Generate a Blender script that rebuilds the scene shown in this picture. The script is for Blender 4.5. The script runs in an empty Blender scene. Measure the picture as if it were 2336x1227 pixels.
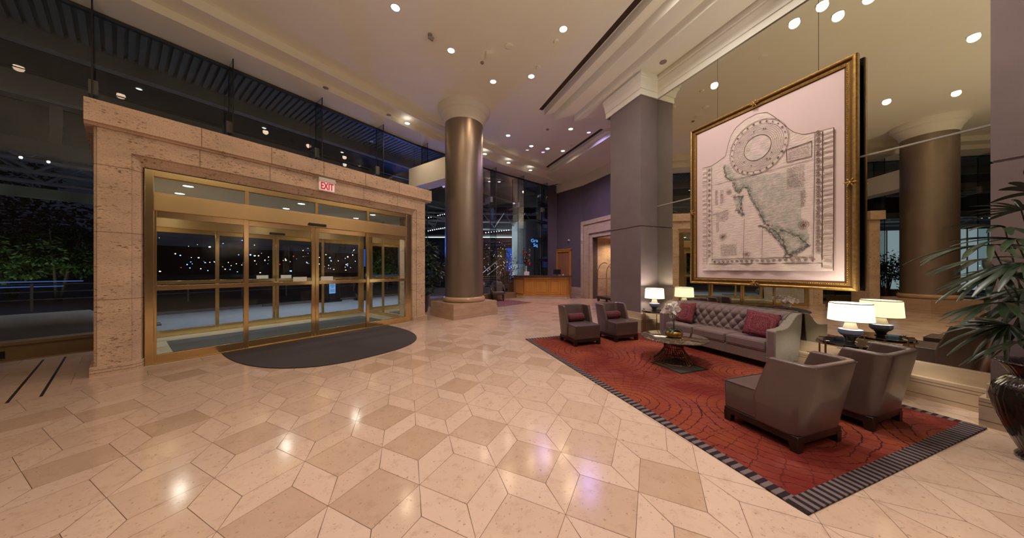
import bpy, bmesh, math, random
from mathutils import Vector, Matrix
random.seed(7)
R = math.radians
PI = math.pi
sc = bpy.context.scene
COL = sc.collection

# ---------------------------------------------------------------- camera, world, exposure
cam_d = bpy.data.cameras.new('camera')
cam = bpy.data.objects.new('camera', cam_d); COL.objects.link(cam)
cam.location = (0, 0, 1.6); cam.rotation_euler = (R(90), 0, 0)
cam_d.sensor_fit = 'HORIZONTAL'; cam_d.sensor_width = 36.0
cam_d.lens = 36.0 * 645.0 / 2336.0
cam_d.clip_start = 0.05; cam_d.clip_end = 500
sc.camera = cam
wd = bpy.data.worlds.new('night'); sc.world = wd; wd.use_nodes = True
wd.node_tree.nodes['Background'].inputs[0].default_value = (0.014, 0.017, 0.028, 1)
wd.node_tree.nodes['Background'].inputs[1].default_value = 0.55
sc.view_settings.view_transform = 'Standard'
sc.view_settings.look = 'None'
sc.view_settings.gamma = 1.0
sc.view_settings.use_curve_mapping = False
sc.view_settings.exposure = 0.28
cy = sc.cycles
cy.max_bounces = 7; cy.diffuse_bounces = 4; cy.glossy_bounces = 4; cy.transmission_bounces = 4
cy.transparent_max_bounces = 12
cy.caustics_reflective = False; cy.caustics_refractive = False
cy.sample_clamp_indirect = 4.0; cy.sample_clamp_direct = 12.0

# ---------------------------------------------------------------- frames
AM, AE, AR = R(21.6), R(-35.8), R(19.4)   # mirror wall / entrance wall / rug and chairs
def rot(fr, x, y):
    return (x*math.cos(fr) - y*math.sin(fr), x*math.sin(fr) + y*math.cos(fr))
def WM(t, s, z=0): return rot(AM, t, s) + (z,)
def WE(e, o, z=0): return rot(AE, -o, e) + (z,)
def WR(t, s, z=0): return rot(AR, t, s) + (z,)

# ---------------------------------------------------------------- materials
def new_mat(name):
    m = bpy.data.materials.new(name); m.use_nodes = True
    return m, m.node_tree.nodes, m.node_tree.links, m.node_tree.nodes['Principled BSDF']
def pm(name, col, rough=0.5, metal=0.0, var=0.0, scale=6.0, bump=0.0, bscale=60.0, coat=0.0, spec=0.5, stretch=(1, 1, 1), sheen=0.0):
    m, N, L, b = new_mat(name)
    b.inputs['Roughness'].default_value = rough; b.inputs['Metallic'].default_value = metal
    b.inputs['Specular IOR Level'].default_value = spec
    if coat: b.inputs['Coat Weight'].default_value = coat; b.inputs['Coat Roughness'].default_value = 0.06
    if sheen: b.inputs['Sheen Weight'].default_value = sheen
    b.inputs['Base Color'].default_value = (*col, 1)
    if var or bump:
        tc = N.new('ShaderNodeTexCoord'); mp = N.new('ShaderNodeMapping'); mp.inputs['Scale'].default_value = stretch
        L.new(tc.outputs['Object'], mp.inputs[0])
    if var:
        n = N.new('ShaderNodeTexNoise'); n.inputs['Scale'].default_value = scale; n.inputs['Detail'].default_value = 5
        L.new(mp.outputs[0], n.inputs['Vector'])
        r = N.new('ShaderNodeValToRGB')
        r.color_ramp.elements[0].position = 0.3; r.color_ramp.elements[1].position = 0.7
        r.color_ramp.elements[0].color = (*[max(0, c*(1-var)) for c in col], 1)
        r.color_ramp.elements[1].color = (*[min(1, c*(1+var)) for c in col], 1)
        L.new(n.outputs['Fac'], r.inputs[0]); L.new(r.outputs[0], b.inputs['Base Color'])
    if bump:
        n2 = N.new('ShaderNodeTexNoise'); n2.inputs['Scale'].default_value = bscale; n2.inputs['Detail'].default_value = 3
        L.new(mp.outputs[0], n2.inputs['Vector'])
        bp = N.new('ShaderNodeBump'); bp.inputs['Strength'].default_value = bump; bp.inputs['Distance'].default_value = 0.01
        L.new(n2.outputs['Fac'], bp.inputs['Height']); L.new(bp.outputs[0], b.inputs['Normal'])
    return m
def emit(name, col, s):
    m, N, L, b = new_mat(name)
    b.inputs['Base Color'].default_value = (*[min(1, c*0.8) for c in col], 1)
    b.inputs['Emission Color'].default_value = (*col, 1); b.inputs['Emission Strength'].default_value = s
    return m
def mathn(N, L, op, a, b=None, c=None):
    n = N.new('ShaderNodeMath'); n.operation = op
    for i, v in enumerate((a, b, c)):
        if v is None: continue
        if isinstance(v, (int, float)): n.inputs[i].default_value = v
        else: L.new(v, n.inputs[i])
    return n.outputs[0]
def mixc(N, L, fac, a, b):
    n = N.new('ShaderNodeMix'); n.data_type = 'RGBA'
    if isinstance(fac, (int, float)): n.inputs[0].default_value = fac
    else: L.new(fac, n.inputs[0])
    for i, v in ((6, a), (7, b)):
        if isinstance(v, tuple): n.inputs[i].default_value = (*v, 1)
        else: L.new(v, n.inputs[i])
    return n.outputs[2]
def noise(N, L, vec, scale, detail=4, rough=0.5):
    n = N.new('ShaderNodeTexNoise'); n.inputs['Scale'].default_value = scale
    n.inputs['Detail'].default_value = detail; n.inputs['Roughness'].default_value = rough
    if vec is not None: L.new(vec, n.inputs['Vector'])
    return n.outputs['Fac']
def ramp(N, L, fac, p0, p1, c0=(0, 0, 0), c1=(1, 1, 1)):
    r = N.new('ShaderNodeValToRGB'); e = r.color_ramp.elements
    e[0].position = p0; e[1].position = p1; e[0].color = (*c0, 1); e[1].color = (*c1, 1)
    L.new(fac, r.inputs[0]); return r.outputs[0]
def mapping(N, L, scale=(1, 1, 1), kind='Object'):
    tc = N.new('ShaderNodeTexCoord'); mp = N.new('ShaderNodeMapping'); mp.inputs['Scale'].default_value = scale
    L.new(tc.outputs[kind], mp.inputs[0]); return mp.outputs[0]

def mat_floor():
    m, N, L, b = new_mat('limestone_tiles')
    v = mapping(N, L)
    at = N.new('ShaderNodeAttribute'); at.attribute_name = 'tone'
    n1 = noise(N, L, v, 3.0, 6, 0.6)
    c = mixc(N, L, at.outputs['Fac'], (0.465, 0.310, 0.205), (0.640, 0.462, 0.350))
    c2 = mixc(N, L, ramp(N, L, n1, 0.32, 0.72), c, mixc(N, L, 0.20, c, (0.70, 0.50, 0.40)))
    n2 = noise(N, L, v, 9.0, 8, 0.75)
    c3 = mixc(N, L, ramp(N, L, n2, 0.52, 0.66), c2, mixc(N, L, 0.30, c2, (0.34, 0.17, 0.10)))
    n3 = noise(N, L, v, 38.0, 2, 0.5)
    c4 = mixc(N, L, ramp(N, L, n3, 0.66, 0.70), c3, mixc(N, L, 0.45, c3, (0.20, 0.10, 0.06)))
    L.new(c4, b.inputs['Base Color'])
    b.inputs['Roughness'].default_value = 0.13
    b.inputs['Specular IOR Level'].default_value = 0.5
    bp = N.new('ShaderNodeBump'); bp.inputs['Strength'].default_value = 0.02; bp.inputs['Distance'].default_value = 0.02
    L.new(noise(N, L, v, 14.0, 2), bp.inputs['Height']); L.new(bp.outputs[0], b.inputs['Normal'])
    return m
def mat_travertine(name, col, pit=(0.15, 0.08, 0.04), rough=0.55):
    m, N, L, b = new_mat(name)
    v = mapping(N, L, (1, 1, 2.2)); v2 = mapping(N, L, (1, 1, 3.0))
    n1 = noise(N, L, v, 1.6, 4)
    c = mixc(N, L, ramp(N, L, n1, 0.3, 0.7), tuple(x*0.82 for x in col), tuple(min(1, x*1.12) for x in col))
    n2 = noise(N, L, v2, 16.0, 5, 0.65)
    n3 = noise(N, L, v, 2.2, 2)
    pitm = mathn(N, L, 'MULTIPLY', ramp(N, L, n2, 0.565, 0.62), ramp(N, L, n3, 0.40, 0.56))
    c2 = mixc(N, L, mathn(N, L, 'MULTIPLY', pitm, 0.85), c, pit)
    n4 = noise(N, L, v2, 45.0, 3, 0.6)
    c3 = mixc(N, L, mathn(N, L, 'MULTIPLY', ramp(N, L, n4, 0.575, 0.64), 0.55), c2, pit)
    L.new(c3, b.inputs['Base Color']); b.inputs['Roughness'].default_value = rough
    bp = N.new('ShaderNodeBump'); bp.inputs['Strength'].default_value = 0.35; bp.inputs['Distance'].default_value = 0.01
    L.new(mathn(N, L, 'SUBTRACT', 1.0, pitm), bp.inputs['Height']); L.new(bp.outputs[0], b.inputs['Normal'])
    return m
def mat_glass(name, tint=(0.80, 0.86, 0.84), refl=1.0):
    m, N, L, b = new_mat(name)
    N.remove(b)
    out = N['Material Output']
    tr = N.new('ShaderNodeBsdfTransparent'); tr.inputs[0].default_value = (*tint, 1)
    gl = N.new('ShaderNodeBsdfGlossy'); gl.inputs['Roughness'].default_value = 0.0; gl.inputs[0].default_value = (1, 1, 1, 1)
    fr = N.new('ShaderNodeFresnel'); fr.inputs[0].default_value = 1.45
    mx = N.new('ShaderNodeMixShader')
    L.new(mathn(N, L, 'MULTIPLY', fr.outputs[0], refl), mx.inputs[0])
    L.new(tr.outputs[0], mx.inputs[1]); L.new(gl.outputs[0], mx.inputs[2]); L.new(mx.outputs[0], out.inputs[0])
    return m
def mat_rug():
    m, N, L, b = new_mat('red_orange_wool')
    v = mapping(N, L)
    sx = N.new('ShaderNodeSeparateXYZ'); L.new(v, sx.inputs[0])
    X, Y = sx.outputs[0], sx.outputs[1]
    dx = mathn(N, L, 'MINIMUM', X, mathn(N, L, 'SUBTRACT', RUG_W, X))
    dy = mathn(N, L, 'MINIMUM', Y, mathn(N, L, 'SUBTRACT', RUG_L, Y))
    onx = mathn(N, L, 'LESS_THAN', dx, 0.10)
    ony = mathn(N, L, 'LESS_THAN', dy, 0.12)
    fx = mathn(N, L, 'LESS_THAN', mathn(N, L, 'FRACT', mathn(N, L, 'DIVIDE', Y, 0.068)), 0.5)
    fy = mathn(N, L, 'LESS_THAN', mathn(N, L, 'FRACT', mathn(N, L, 'DIVIDE', X, 0.068)), 0.5)
    stripe = mathn(N, L, 'ADD', mathn(N, L, 'MULTIPLY', fy, ony), mathn(N, L, 'MULTIPLY', fx, mathn(N, L, 'SUBTRACT', 1.0, ony)))
    bcol = mixc(N, L, stripe, (0.155, 0.118, 0.112), (0.026, 0.016, 0.020))
    border = mathn(N, L, 'MAXIMUM', onx, ony)
    # field: cobblestone fans - polar cells around scattered centres, gently warped
    nw = N.new('ShaderNodeTexNoise'); nw.inputs['Scale'].default_value = 1.3; nw.inputs['Detail'].default_value = 1
    L.new(v, nw.inputs['Vector'])
    nz = N.new('ShaderNodeTexNoise'); nz.inputs['Scale'].default_value = 22; nz.inputs['Detail'].default_value = 1
    L.new(v, nz.inputs['Vector'])
    w1 = N.new('ShaderNodeVectorMath'); w1.operation = 'MULTIPLY_ADD'; w1.inputs[1].default_value = (0.30, 0.30, 0)
    L.new(nw.outputs['Color'], w1.inputs[0]); L.new(v, w1.inputs[2])
    w2 = N.new('ShaderNodeVectorMath'); w2.operation = 'MULTIPLY_ADD'; w2.inputs[1].default_value = (0.045, 0.045, 0)
    L.new(nz.outputs['Color'], w2.inputs[0]); L.new(w1.outputs[0], w2.inputs[2])
    vo = N.new('ShaderNodeTexVoronoi'); vo.voronoi_dimensions = '2D'; vo.inputs['Scale'].default_value = 0.62
    L.new(w2.outputs[0], vo.inputs['Vector'])
    band = mathn(N, L, 'FRACT', mathn(N, L, 'MULTIPLY', vo.outputs['Distance'], 16.0))
    line = mathn(N, L, 'LESS_THAN', band, 0.105)
    df = N.new('ShaderNodeVectorMath'); df.operation = 'SUBTRACT'
    L.new(w2.outputs[0], df.inputs[0]); L.new(vo.outputs['Position'], df.inputs[1])
    sd = N.new('ShaderNodeSeparateXYZ'); L.new(df.outputs[0], sd.inputs[0])
    ang = mathn(N, L, 'ARCTAN2', sd.outputs[1], sd.outputs[0])
    spoke = mathn(N, L, 'LESS_THAN', mathn(N, L, 'FRACT', mathn(N, L, 'MULTIPLY', ang, 6.1)), 0.06)
    line = mathn(N, L, 'MAXIMUM', line, mathn(N, L, 'MULTIPLY', spoke, 0.75))
    big = noise(N, L, v, 0.8, 2)
    fine = noise(N, L, v, 150, 2)
    base = mixc(N, L, ramp(N, L, big, 0.42, 0.58), (0.150, 0.018, 0.012), (0.27, 0.060, 0.025))
    base = mixc(N, L, ramp(N, L, noise(N, L, v, 2.3, 3), 0.45, 0.62), base, (0.215, 0.045, 0.029))
    base = mixc(N, L, mathn(N, L, 'MULTIPLY', fine, 0.35), base, (0.13, 0.022, 0.015))
    fade = ramp(N, L, noise(N, L, v, 0.9, 1), 0.40, 0.60)
    fld = mixc(N, L, mathn(N, L, 'MULTIPLY', line, mathn(N, L, 'MULTIPLY_ADD', fade, 0.30, 0.65)), base, (0.036, 0.007, 0.007))
    # grey square medallion under the table
    ax = mathn(N, L, 'ABSOLUTE', mathn(N, L, 'SUBTRACT', X, 4.12 - RUG_T0)); ay = mathn(N, L, 'ABSOLUTE', mathn(N, L, 'SUBTRACT', Y, 3.47 - RUG_S0))
    mm = mathn(N, L, 'MAXIMUM', ax, ay)
    fld = mixc(N, L, mathn(N, L, 'LESS_THAN', mm, 0.30), fld, (0.022, 0.016, 0.013))
    fld = mixc(N, L, mathn(N, L, 'LESS_THAN', mm, 0.255), fld, (0.070, 0.056, 0.048))
    L.new(mixc(N, L, border, fld, bcol), b.inputs['Base Color'])
    b.inputs['Roughness'].default_value = 0.95; b.inputs['Specular IOR Level'].default_value = 0.15
    bp = N.new('ShaderNodeBump'); bp.inputs['Strength'].default_value = 0.4; bp.inputs['Distance'].default_value = 0.004
    L.new(fine, bp.inputs['Height']); L.new(bp.outputs[0], b.inputs['Normal'])
    return m
def mat_shade():
    m, N, L, b = new_mat('lit_linen_shade')
    tr = N.new('ShaderNodeBsdfTranslucent'); tr.inputs[0].default_value = (0.92, 0.91, 0.86, 1)
    b.inputs['Base Color'].default_value = (0.85, 0.80, 0.68, 1); b.inputs['Roughness'].default_value = 0.9
    b.inputs['Emission Color'].default_value = (1.0, 0.92, 0.75, 1); b.inputs['Emission Strength'].default_value = 0.32
    mx = N.new('ShaderNodeMixShader'); mx.inputs[0].default_value = 0.55
    L.new(b.outputs[0], mx.inputs[1]); L.new(tr.outputs[0], mx.inputs[2]); L.new(mx.outputs[0], N['Material Output'].inputs[0])
    return m
def mat_dots(name, c0, c1, scale):
    m, N, L, b = new_mat(name)
    v = mapping(N, L)
    vo = N.new('ShaderNodeTexVoronoi'); vo.inputs['Scale'].default_value = scale; vo.inputs['Randomness'].default_value = 0.55
    L.new(v, vo.inputs['Vector'])
    L.new(mixc(N, L, ramp(N, L, vo.outputs['Distance'], 0.28, 0.40), c1, c0), b.inputs['Base Color'])
    b.inputs['Roughness'].default_value = 0.85
    bp = N.new('ShaderNodeBump'); bp.inputs['Strength'].default_value = 0.5; bp.inputs['Distance'].default_value = 0.004
    L.new(vo.outputs['Distance'], bp.inputs['Height']); L.new(bp.outputs[0], b.inputs['Normal'])
    return m
def mat_wallpaper(name, col, ribs=170.0, axis=1, rough=0.75):
    m, N, L, b = new_mat(name)
    v = mapping(N, L); sx = N.new('ShaderNodeSeparateXYZ'); L.new(v, sx.inputs[0])
    w = mathn(N, L, 'SINE', mathn(N, L, 'MULTIPLY', mathn(N, L, 'ADD', sx.outputs[0], sx.outputs[1]), ribs*2))
    n1 = noise(N, L, v, 2.5, 3)
    c = mixc(N, L, ramp(N, L, n1, 0.3, 0.7), tuple(x*0.93 for x in col), tuple(x*1.07 for x in col))
    L.new(c, b.inputs['Base Color']); b.inputs['Roughness'].default_value = rough
    bp = N.new('ShaderNodeBump'); bp.inputs['Strength'].default_value = 0.05; bp.inputs['Distance'].default_value = 0.002
    L.new(w, bp.inputs['Height']); L.new(bp.outputs[0], b.inputs['Normal'])
    return m
def mat_marble_top():
    m, N, L, b = new_mat('dark_veined_stone')
    v = mapping(N, L)
    n1 = noise(N, L, v, 5, 8, 0.7)
    vein = mathn(N, L, 'LESS_THAN', mathn(N, L, 'ABSOLUTE', mathn(N, L, 'SUBTRACT', n1, 0.5)), 0.012)
    c = mixc(N, L, vein, mixc(N, L, n1, (0.03, 0.022, 0.016), (0.10, 0.075, 0.05)), (0.30, 0.22, 0.14))
    L.new(c, b.inputs['Base Color']); b.inputs['Roughness'].default_value = 0.04
    b.inputs['Coat Weight'].default_value = 1.0; b.inputs['Coat Roughness'].default_value = 0.01
    b.inputs['IOR'].default_value = 1.7
    return m
def mat_foliage(name, c0, c1, rough=0.4):
    m, N, L, b = new_mat(name)
    g = N.new('ShaderNodeNewGeometry')
    L.new(mixc(N, L, g.outputs['Random Per Island'], c0, c1), b.inputs['Base Color'])
    b.inputs['Roughness'].default_value = rough
    return m

RUG_T0, RUG_S0 = 2.42, 1.09
RUG_W, RUG_L = 3.01, 4.88
M = {}
M['floor'] = mat_floor()
M['grout'] = pm('tile_joint', (0.13, 0.075, 0.045), 0.8)
M['pale_marble'] = pm('pale_vestibule_marble', (0.62, 0.55, 0.40), 0.2, var=0.08, scale=4)
M['ceil'] = pm('ceiling_paint', (0.90, 0.87, 0.715), 0.8, var=0.012, scale=2)
M['cornice'] = pm('cornice_paint', (0.84, 0.81, 0.68), 0.7)
M['taupe'] = mat_wallpaper('taupe_wallcovering', (0.165, 0.122, 0.118))
M['plum'] = mat_wallpaper('plum_wallcovering', (0.115, 0.092, 0.110))
M['column'] = pm('column_covering', (0.30, 0.24, 0.19), 0.38, metal=0.75, var=0.04, scale=3, bump=0.05, bscale=90)
M['trav'] = mat_travertine('pitted_travertine', (0.66, 0.475, 0.335))
M['base_stone'] = pm('honed_base_stone', (0.50, 0.385, 0.265), 0.3, var=0.12, scale=3, stretch=(1, 1, 3))
M['plinth'] = pm('plinth_stone', (0.50, 0.345, 0.235), 0.25, var=0.1, scale=3, stretch=(1, 1, 3))
M['torus'] = pm('torus_stone', (0.52, 0.34, 0.20), 0.22, var=0.1, scale=4)
M['joint'] = pm('stone_joint', (0.16, 0.09, 0.05), 0.8)
M['brass'] = pm('polished_brass', (0.82, 0.60, 0.29), 0.15, metal=0.95, var=0.05, scale=3)
M['brass_sat'] = pm('satin_brass', (0.76, 0.54, 0.26), 0.28, metal=0.88, var=0.06, scale=3)
M['glass'] = mat_glass('clear_glass')
M['fin_glass'] = mat_glass('fin_glass', (0.84, 0.88, 0.88), 0.5)
M['black'] = pm('black_metal', (0.012, 0.012, 0.013), 0.4)
M['dark_steel'] = pm('dark_steel', (0.055, 0.062, 0.068), 0.5, metal=0.2)
M['mirror'] = pm('mirror_silver', (0.72, 0.70, 0.585), 0.004, metal=1.0)
M['mat'] = pm('charcoal_mat', (0.045, 0.034, 0.035), 0.95, var=0.2, scale=90, bump=0.5, bscale=240)
M['mat2'] = pm('slate_mat', (0.075, 0.080, 0.085), 0.95, var=0.2, scale=90)
M['rug'] = mat_rug()
M['purple_rug'] = mat_dots('plum_patterned_wool', (0.16, 0.055, 0.06), (0.25, 0.14, 0.13), 11)
M['leather'] = pm('mauve_leather', (0.094, 0.060, 0.056), 0.34, var=0.06, scale=5, bump=0.12, bscale=220, spec=0.6, coat=0.35)
M['wood_dark'] = pm('espresso_wood', (0.022, 0.012, 0.010), 0.3, var=0.3, scale=8, stretch=(1, 1, 0.2))
M['sofa'] = pm('mauve_sofa_weave', (0.190, 0.128, 0.125), 0.75, var=0.12, scale=120, bump=0.25, bscale=300, sheen=0.2)
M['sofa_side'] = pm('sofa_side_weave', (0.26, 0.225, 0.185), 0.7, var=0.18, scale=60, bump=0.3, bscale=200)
M['pillow'] = mat_dots('burgundy_dotted_weave', (0.13, 0.010, 0.024), (0.40, 0.14, 0.16), 115)
M['bolster'] = mat_dots('burgundy_bolster_weave', (0.085, 0.008, 0.017), (0.30, 0.10, 0.11), 125)
M['black_glass'] = pm('black_glass', (0.006, 0.006, 0.007), 0.03, coat=1.0)
M['gold_metal'] = pm('aged_gold_metal', (0.40, 0.25, 0.12), 0.3, metal=1.0)
M['gold_pot'] = pm('gold_leaf_pot', (0.50, 0.27, 0.07), 0.32, metal=0.9, var=0.15, scale=14)
M['bronze'] = pm('bronze_rod', (0.18, 0.075, 0.045), 0.25, metal=1.0)
M['table_top'] = mat_marble_top()
M['shade'] = mat_shade()
M['neck'] = emit('lit_glass_neck', (0.36, 0.31, 0.21), 0.30)
M['bowl_blue'] = pm('slate_blue_ceramic', (0.15, 0.16, 0.27), 0.3, coat=0.3)
M['lamp_foot'] = pm('smoky_lamp_foot', (0.035, 0.033, 0.034), 0.1, coat=0.8)
M['petal'] = pm('white_petal', (0.86, 0.80, 0.79), 0.5, var=0.04, scale=20)
M['orchid_leaf'] = pm('orchid_leaf', (0.030, 0.060, 0.035), 0.3)
M['stem'] = pm('stem_green', (0.06, 0.075, 0.03), 0.5)
M['moss'] = pm('moss', (0.03, 0.035, 0.015), 0.9, bump=0.8, bscale=60)
M['palm'] = mat_foliage('palm_leaflet', (0.009, 0.024, 0.008), (0.026, 0.046, 0.018), 0.36)
M['ficus'] = mat_foliage('ficus_leaf', (0.009, 0.022, 0.009), (0.024, 0.046, 0.020), 0.35)
M['hedge'] = mat_foliage('hedge_leaf', (0.018, 0.042, 0.008), (0.045, 0.075, 0.016), 0.6)
M['autumn'] = mat_foliage('rusty_leaf', (0.10, 0.055, 0.03), (0.30, 0.18, 0.12), 0.5)
M['bark'] = pm('bark', (0.05, 0.035, 0.025), 0.9, bump=0.5, bscale=30)
M['soil'] = pm('soil', (0.03, 0.02, 0.015), 0.95)
M['urn'] = pm('black_glazed_urn', (0.020, 0.014, 0.012), 0.12, coat=0.6)
M['gilt'] = pm('gilt_frame', (0.45, 0.265, 0.075), 0.36, metal=0.85, var=0.25, scale=25, bump=0.25, bscale=70)
M['gilt_dark'] = pm('gilt_groove', (0.13, 0.065, 0.02), 0.5, metal=0.6)
M['paper'] = pm('pink_backing_paper', (0.66, 0.50, 0.47), 0.8, var=0.03, scale=1.5)
M['ink'] = pm('sepia_ink', (0.10, 0.065, 0.05), 0.8)
M['ink_soft'] = pm('pale_sepia_ink', (0.30, 0.22, 0.185), 0.8)
M['desk_wood'] = pm('honey_cherry_wood', (0.55, 0.245, 0.045), 0.30, var=0.10, scale=4, stretch=(1, 1, 0.25), coat=0.2)
M['door_wood'] = pm('cherry_door_wood', (0.34, 0.16, 0.075), 0.35, var=0.14, scale=5, stretch=(1, 1, 0.2))
M['granite'] = pm('dark_granite', (0.035, 0.028, 0.030), 0.08, var=0.5, scale=70, coat=0.5)
M['white'] = pm('white_plastic', (0.70, 0.68, 0.64), 0.5)
M['card'] = pm('white_card', (0.75, 0.73, 0.66), 0.7)
M['grey_metal'] = pm('grey_metal', (0.30, 0.26, 0.22), 0.5)
M['lens'] = emit('downlight_lens', (1.0, 0.92, 0.87), 5.0)
M['lens_violet'] = emit('violet_downlight_lens', (0.62, 0.50, 1.0), 1.2)
M['lens_dim'] = emit('dim_lens', (1.0, 0.9, 0.85), 0.5)
M['lens_small'] = emit('canopy_lamp_lens', (1.0, 0.93, 0.85), 9.0)
M['vent'] = pm('vent_slot', (0.016, 0.010, 0.007), 0.7)
M['exit_face'] = emit('exit_face', (1.0, 0.72, 0.68), 0.30)
M['exit_red'] = emit('exit_red', (0.60, 0.006, 0.012), 0.30)
M['red'] = pm('red_petal', (0.45, 0.02, 0.015), 0.5)
M['asphalt'] = pm('asphalt', (0.085, 0.085, 0.095), 0.55, var=0.2, scale=2, bump=0.3, bscale=200)
M['paver'] = pm('grey_forecourt_stone', (0.38, 0.39, 0.44), 0.5, var=0.08, scale=3)
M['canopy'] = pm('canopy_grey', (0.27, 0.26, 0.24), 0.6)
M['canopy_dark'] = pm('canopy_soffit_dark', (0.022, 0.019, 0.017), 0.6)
M['rib'] = pm('ribbed_soffit', (0.17, 0.18, 0.175), 0.6)
M['lens_out'] = emit('outdoor_lens', (1.0, 0.95, 0.9), 1.6)
M['truss'] = pm('truss_paint', (0.55, 0.55, 0.56), 0.5)
M['concrete'] = pm('concrete', (0.17, 0.16, 0.145), 0.8, var=0.12, scale=4, bump=0.2, bscale=40)
M['bulb'] = emit('string_bulb', (0.95, 0.97, 1.0), 5.0)
M['strip'] = emit('led_strip', (0.85, 0.93, 1.0), 1.6)
M['blue'] = emit('blue_screen', (0.03, 0.14, 0.80), 0.4)
M['blue_neon'] = emit('blue_neon', (0.12, 0.40, 1.0), 1.3)
M['blue_paper'] = emit('blue_lit_notice', (0.25, 0.50, 0.95), 0.5)
M['ext_wall'] = pm('exterior_wall', (0.10, 0.105, 0.12), 0.7)
M['ext_blue'] = pm('exterior_blue_wall', (0.05, 0.075, 0.14), 0.6)
M['ext_col'] = pm('exterior_column', (0.50, 0.53, 0.54), 0.5)
M['win_dark'] = pm('dark_window', (0.01, 0.011, 0.014), 0.15)
M['black_ground'] = pm('dark_ground', (0.02, 0.02, 0.022), 0.9)
M['orange_panel'] = pm('ochre_panel', (0.30, 0.16, 0.05), 0.5)

# ---------------------------------------------------------------- mesh helpers
def quad(bm, a, b, c, d):
    return bm.faces.new([bm.verts.new(p) for p in (a, b, c, d)])
def box(bm, x0, x1, y0, y1, z0, z1):
    r = bmesh.ops.create_cube(bm, size=1.0)
    for v in r['verts']:
        v.co.x = x0 + (v.co.x+0.5)*(x1-x0); v.co.y = y0 + (v.co.y+0.5)*(y1-y0); v.co.z = z0 + (v.co.z+0.5)*(z1-z0)
    return r['verts']
def prism(bm, poly, z0, z1):
    a = [bm.verts.new((x, y, z0)) for x, y in poly]; b = [bm.verts.new((x, y, z1)) for x, y in poly]
    n = len(poly)
    bm.faces.new(a[::-1]); bm.faces.new(b)
    for i in range(n): bm.faces.new((a[i], a[(i+1) % n], b[(i+1) % n], b[i]))
    return a + b
def prism_x(bm, prof, x0, x1):
    """profile in (y, z) swept along x"""
    a = [bm.verts.new((x0, y, z)) for y, z in prof]; b = [bm.verts.new((x1, y, z)) for y, z in prof]
    n = len(prof); bm.faces.new(a); bm.faces.new(b[::-1])
    for i in range(n): bm.faces.new((a[i], b[i], b[(i+1) % n], a[(i+1) % n]))
def prism_y(bm, prof, y0, y1):
    """profile in (x, z) swept along y"""
    a = [bm.verts.new((x, y0, z)) for x, z in prof]; b = [bm.verts.new((x, y1, z)) for x, z in prof]
    n = len(prof); bm.faces.new(a[::-1]); bm.faces.new(b)
    for i in range(n): bm.faces.new((a[i], a[(i+1) % n], b[(i+1) % n], b[i]))
def lathe(bm, prof, seg=32, c=(0, 0, 0), cap=True, ribs=0, rib_amp=0.0):
    rings = []
    for r, z in prof:
        ring = []
        for i in range(seg):
            th = 2*PI*i/seg
            rr = r*(1 + (rib_amp*math.cos(ribs*th) if ribs else 0))
            ring.append(bm.verts.new((c[0]+rr*math.cos(th), c[1]+rr*math.sin(th), c[2]+z)))
        rings.append(ring)
    for a, b in zip(rings, rings[1:]):
        for i in range(seg): bm.faces.new((a[i], a[(i+1) % seg], b[(i+1) % seg], b[i]))
    if cap:
        if prof[0][0] > 1e-4: bm.faces.new(rings[0][::-1])
        if prof[-1][0] > 1e-4: bm.faces.new(rings[-1])
def tube(bm, pts, r, seg=8, cap=True):
    pts = [Vector(p) for p in pts]; rings = []
    rs = r if isinstance(r, (list, tuple)) else [r]*len(pts)
    up = Vector((0, 0, 1)); prev = None
    for i, p in enumerate(pts):
        d = (pts[min(i+1, len(pts)-1)] - pts[max(i-1, 0)]).normalized()
        if prev is None:
            a = d.cross(up)
            if a.length < 1e-3: a = d.cross(Vector((1, 0, 0)))
        else:
            a = prev - d*prev.dot(d)
        a.normalize(); b = d.cross(a); prev = a
        rings.append([bm.verts.new(p + (a*math.cos(2*PI*k/seg) + b*math.sin(2*PI*k/seg))*rs[i]) for k in range(seg)])
    for A, B in zip(rings, rings[1:]):
        for k in range(seg): bm.faces.new((A[k], A[(k+1) % seg], B[(k+1) % seg], B[k]))
    if cap:
        bm.faces.new(rings[0][::-1]); bm.faces.new(rings[-1])
def ball(bm, c, r, u=10, v=6, sc_=(1, 1, 1)):
    g = bmesh.ops.create_uvsphere(bm, u_segments=u, v_segments=v, radius=r)
    for w in g['verts']: w.co = Vector((w.co.x*sc_[0]+c[0], w.co.y*sc_[1]+c[1], w.co.z*sc_[2]+c[2]))
def disc(bm, c, r, seg=20, z=0.0):
    bm.faces.new([bm.verts.new((c[0]+r*math.cos(2*PI*i/seg), c[1]+r*math.sin(2*PI*i/seg), z)) for i in range(seg)])
def BM(): return bmesh.new()
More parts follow.
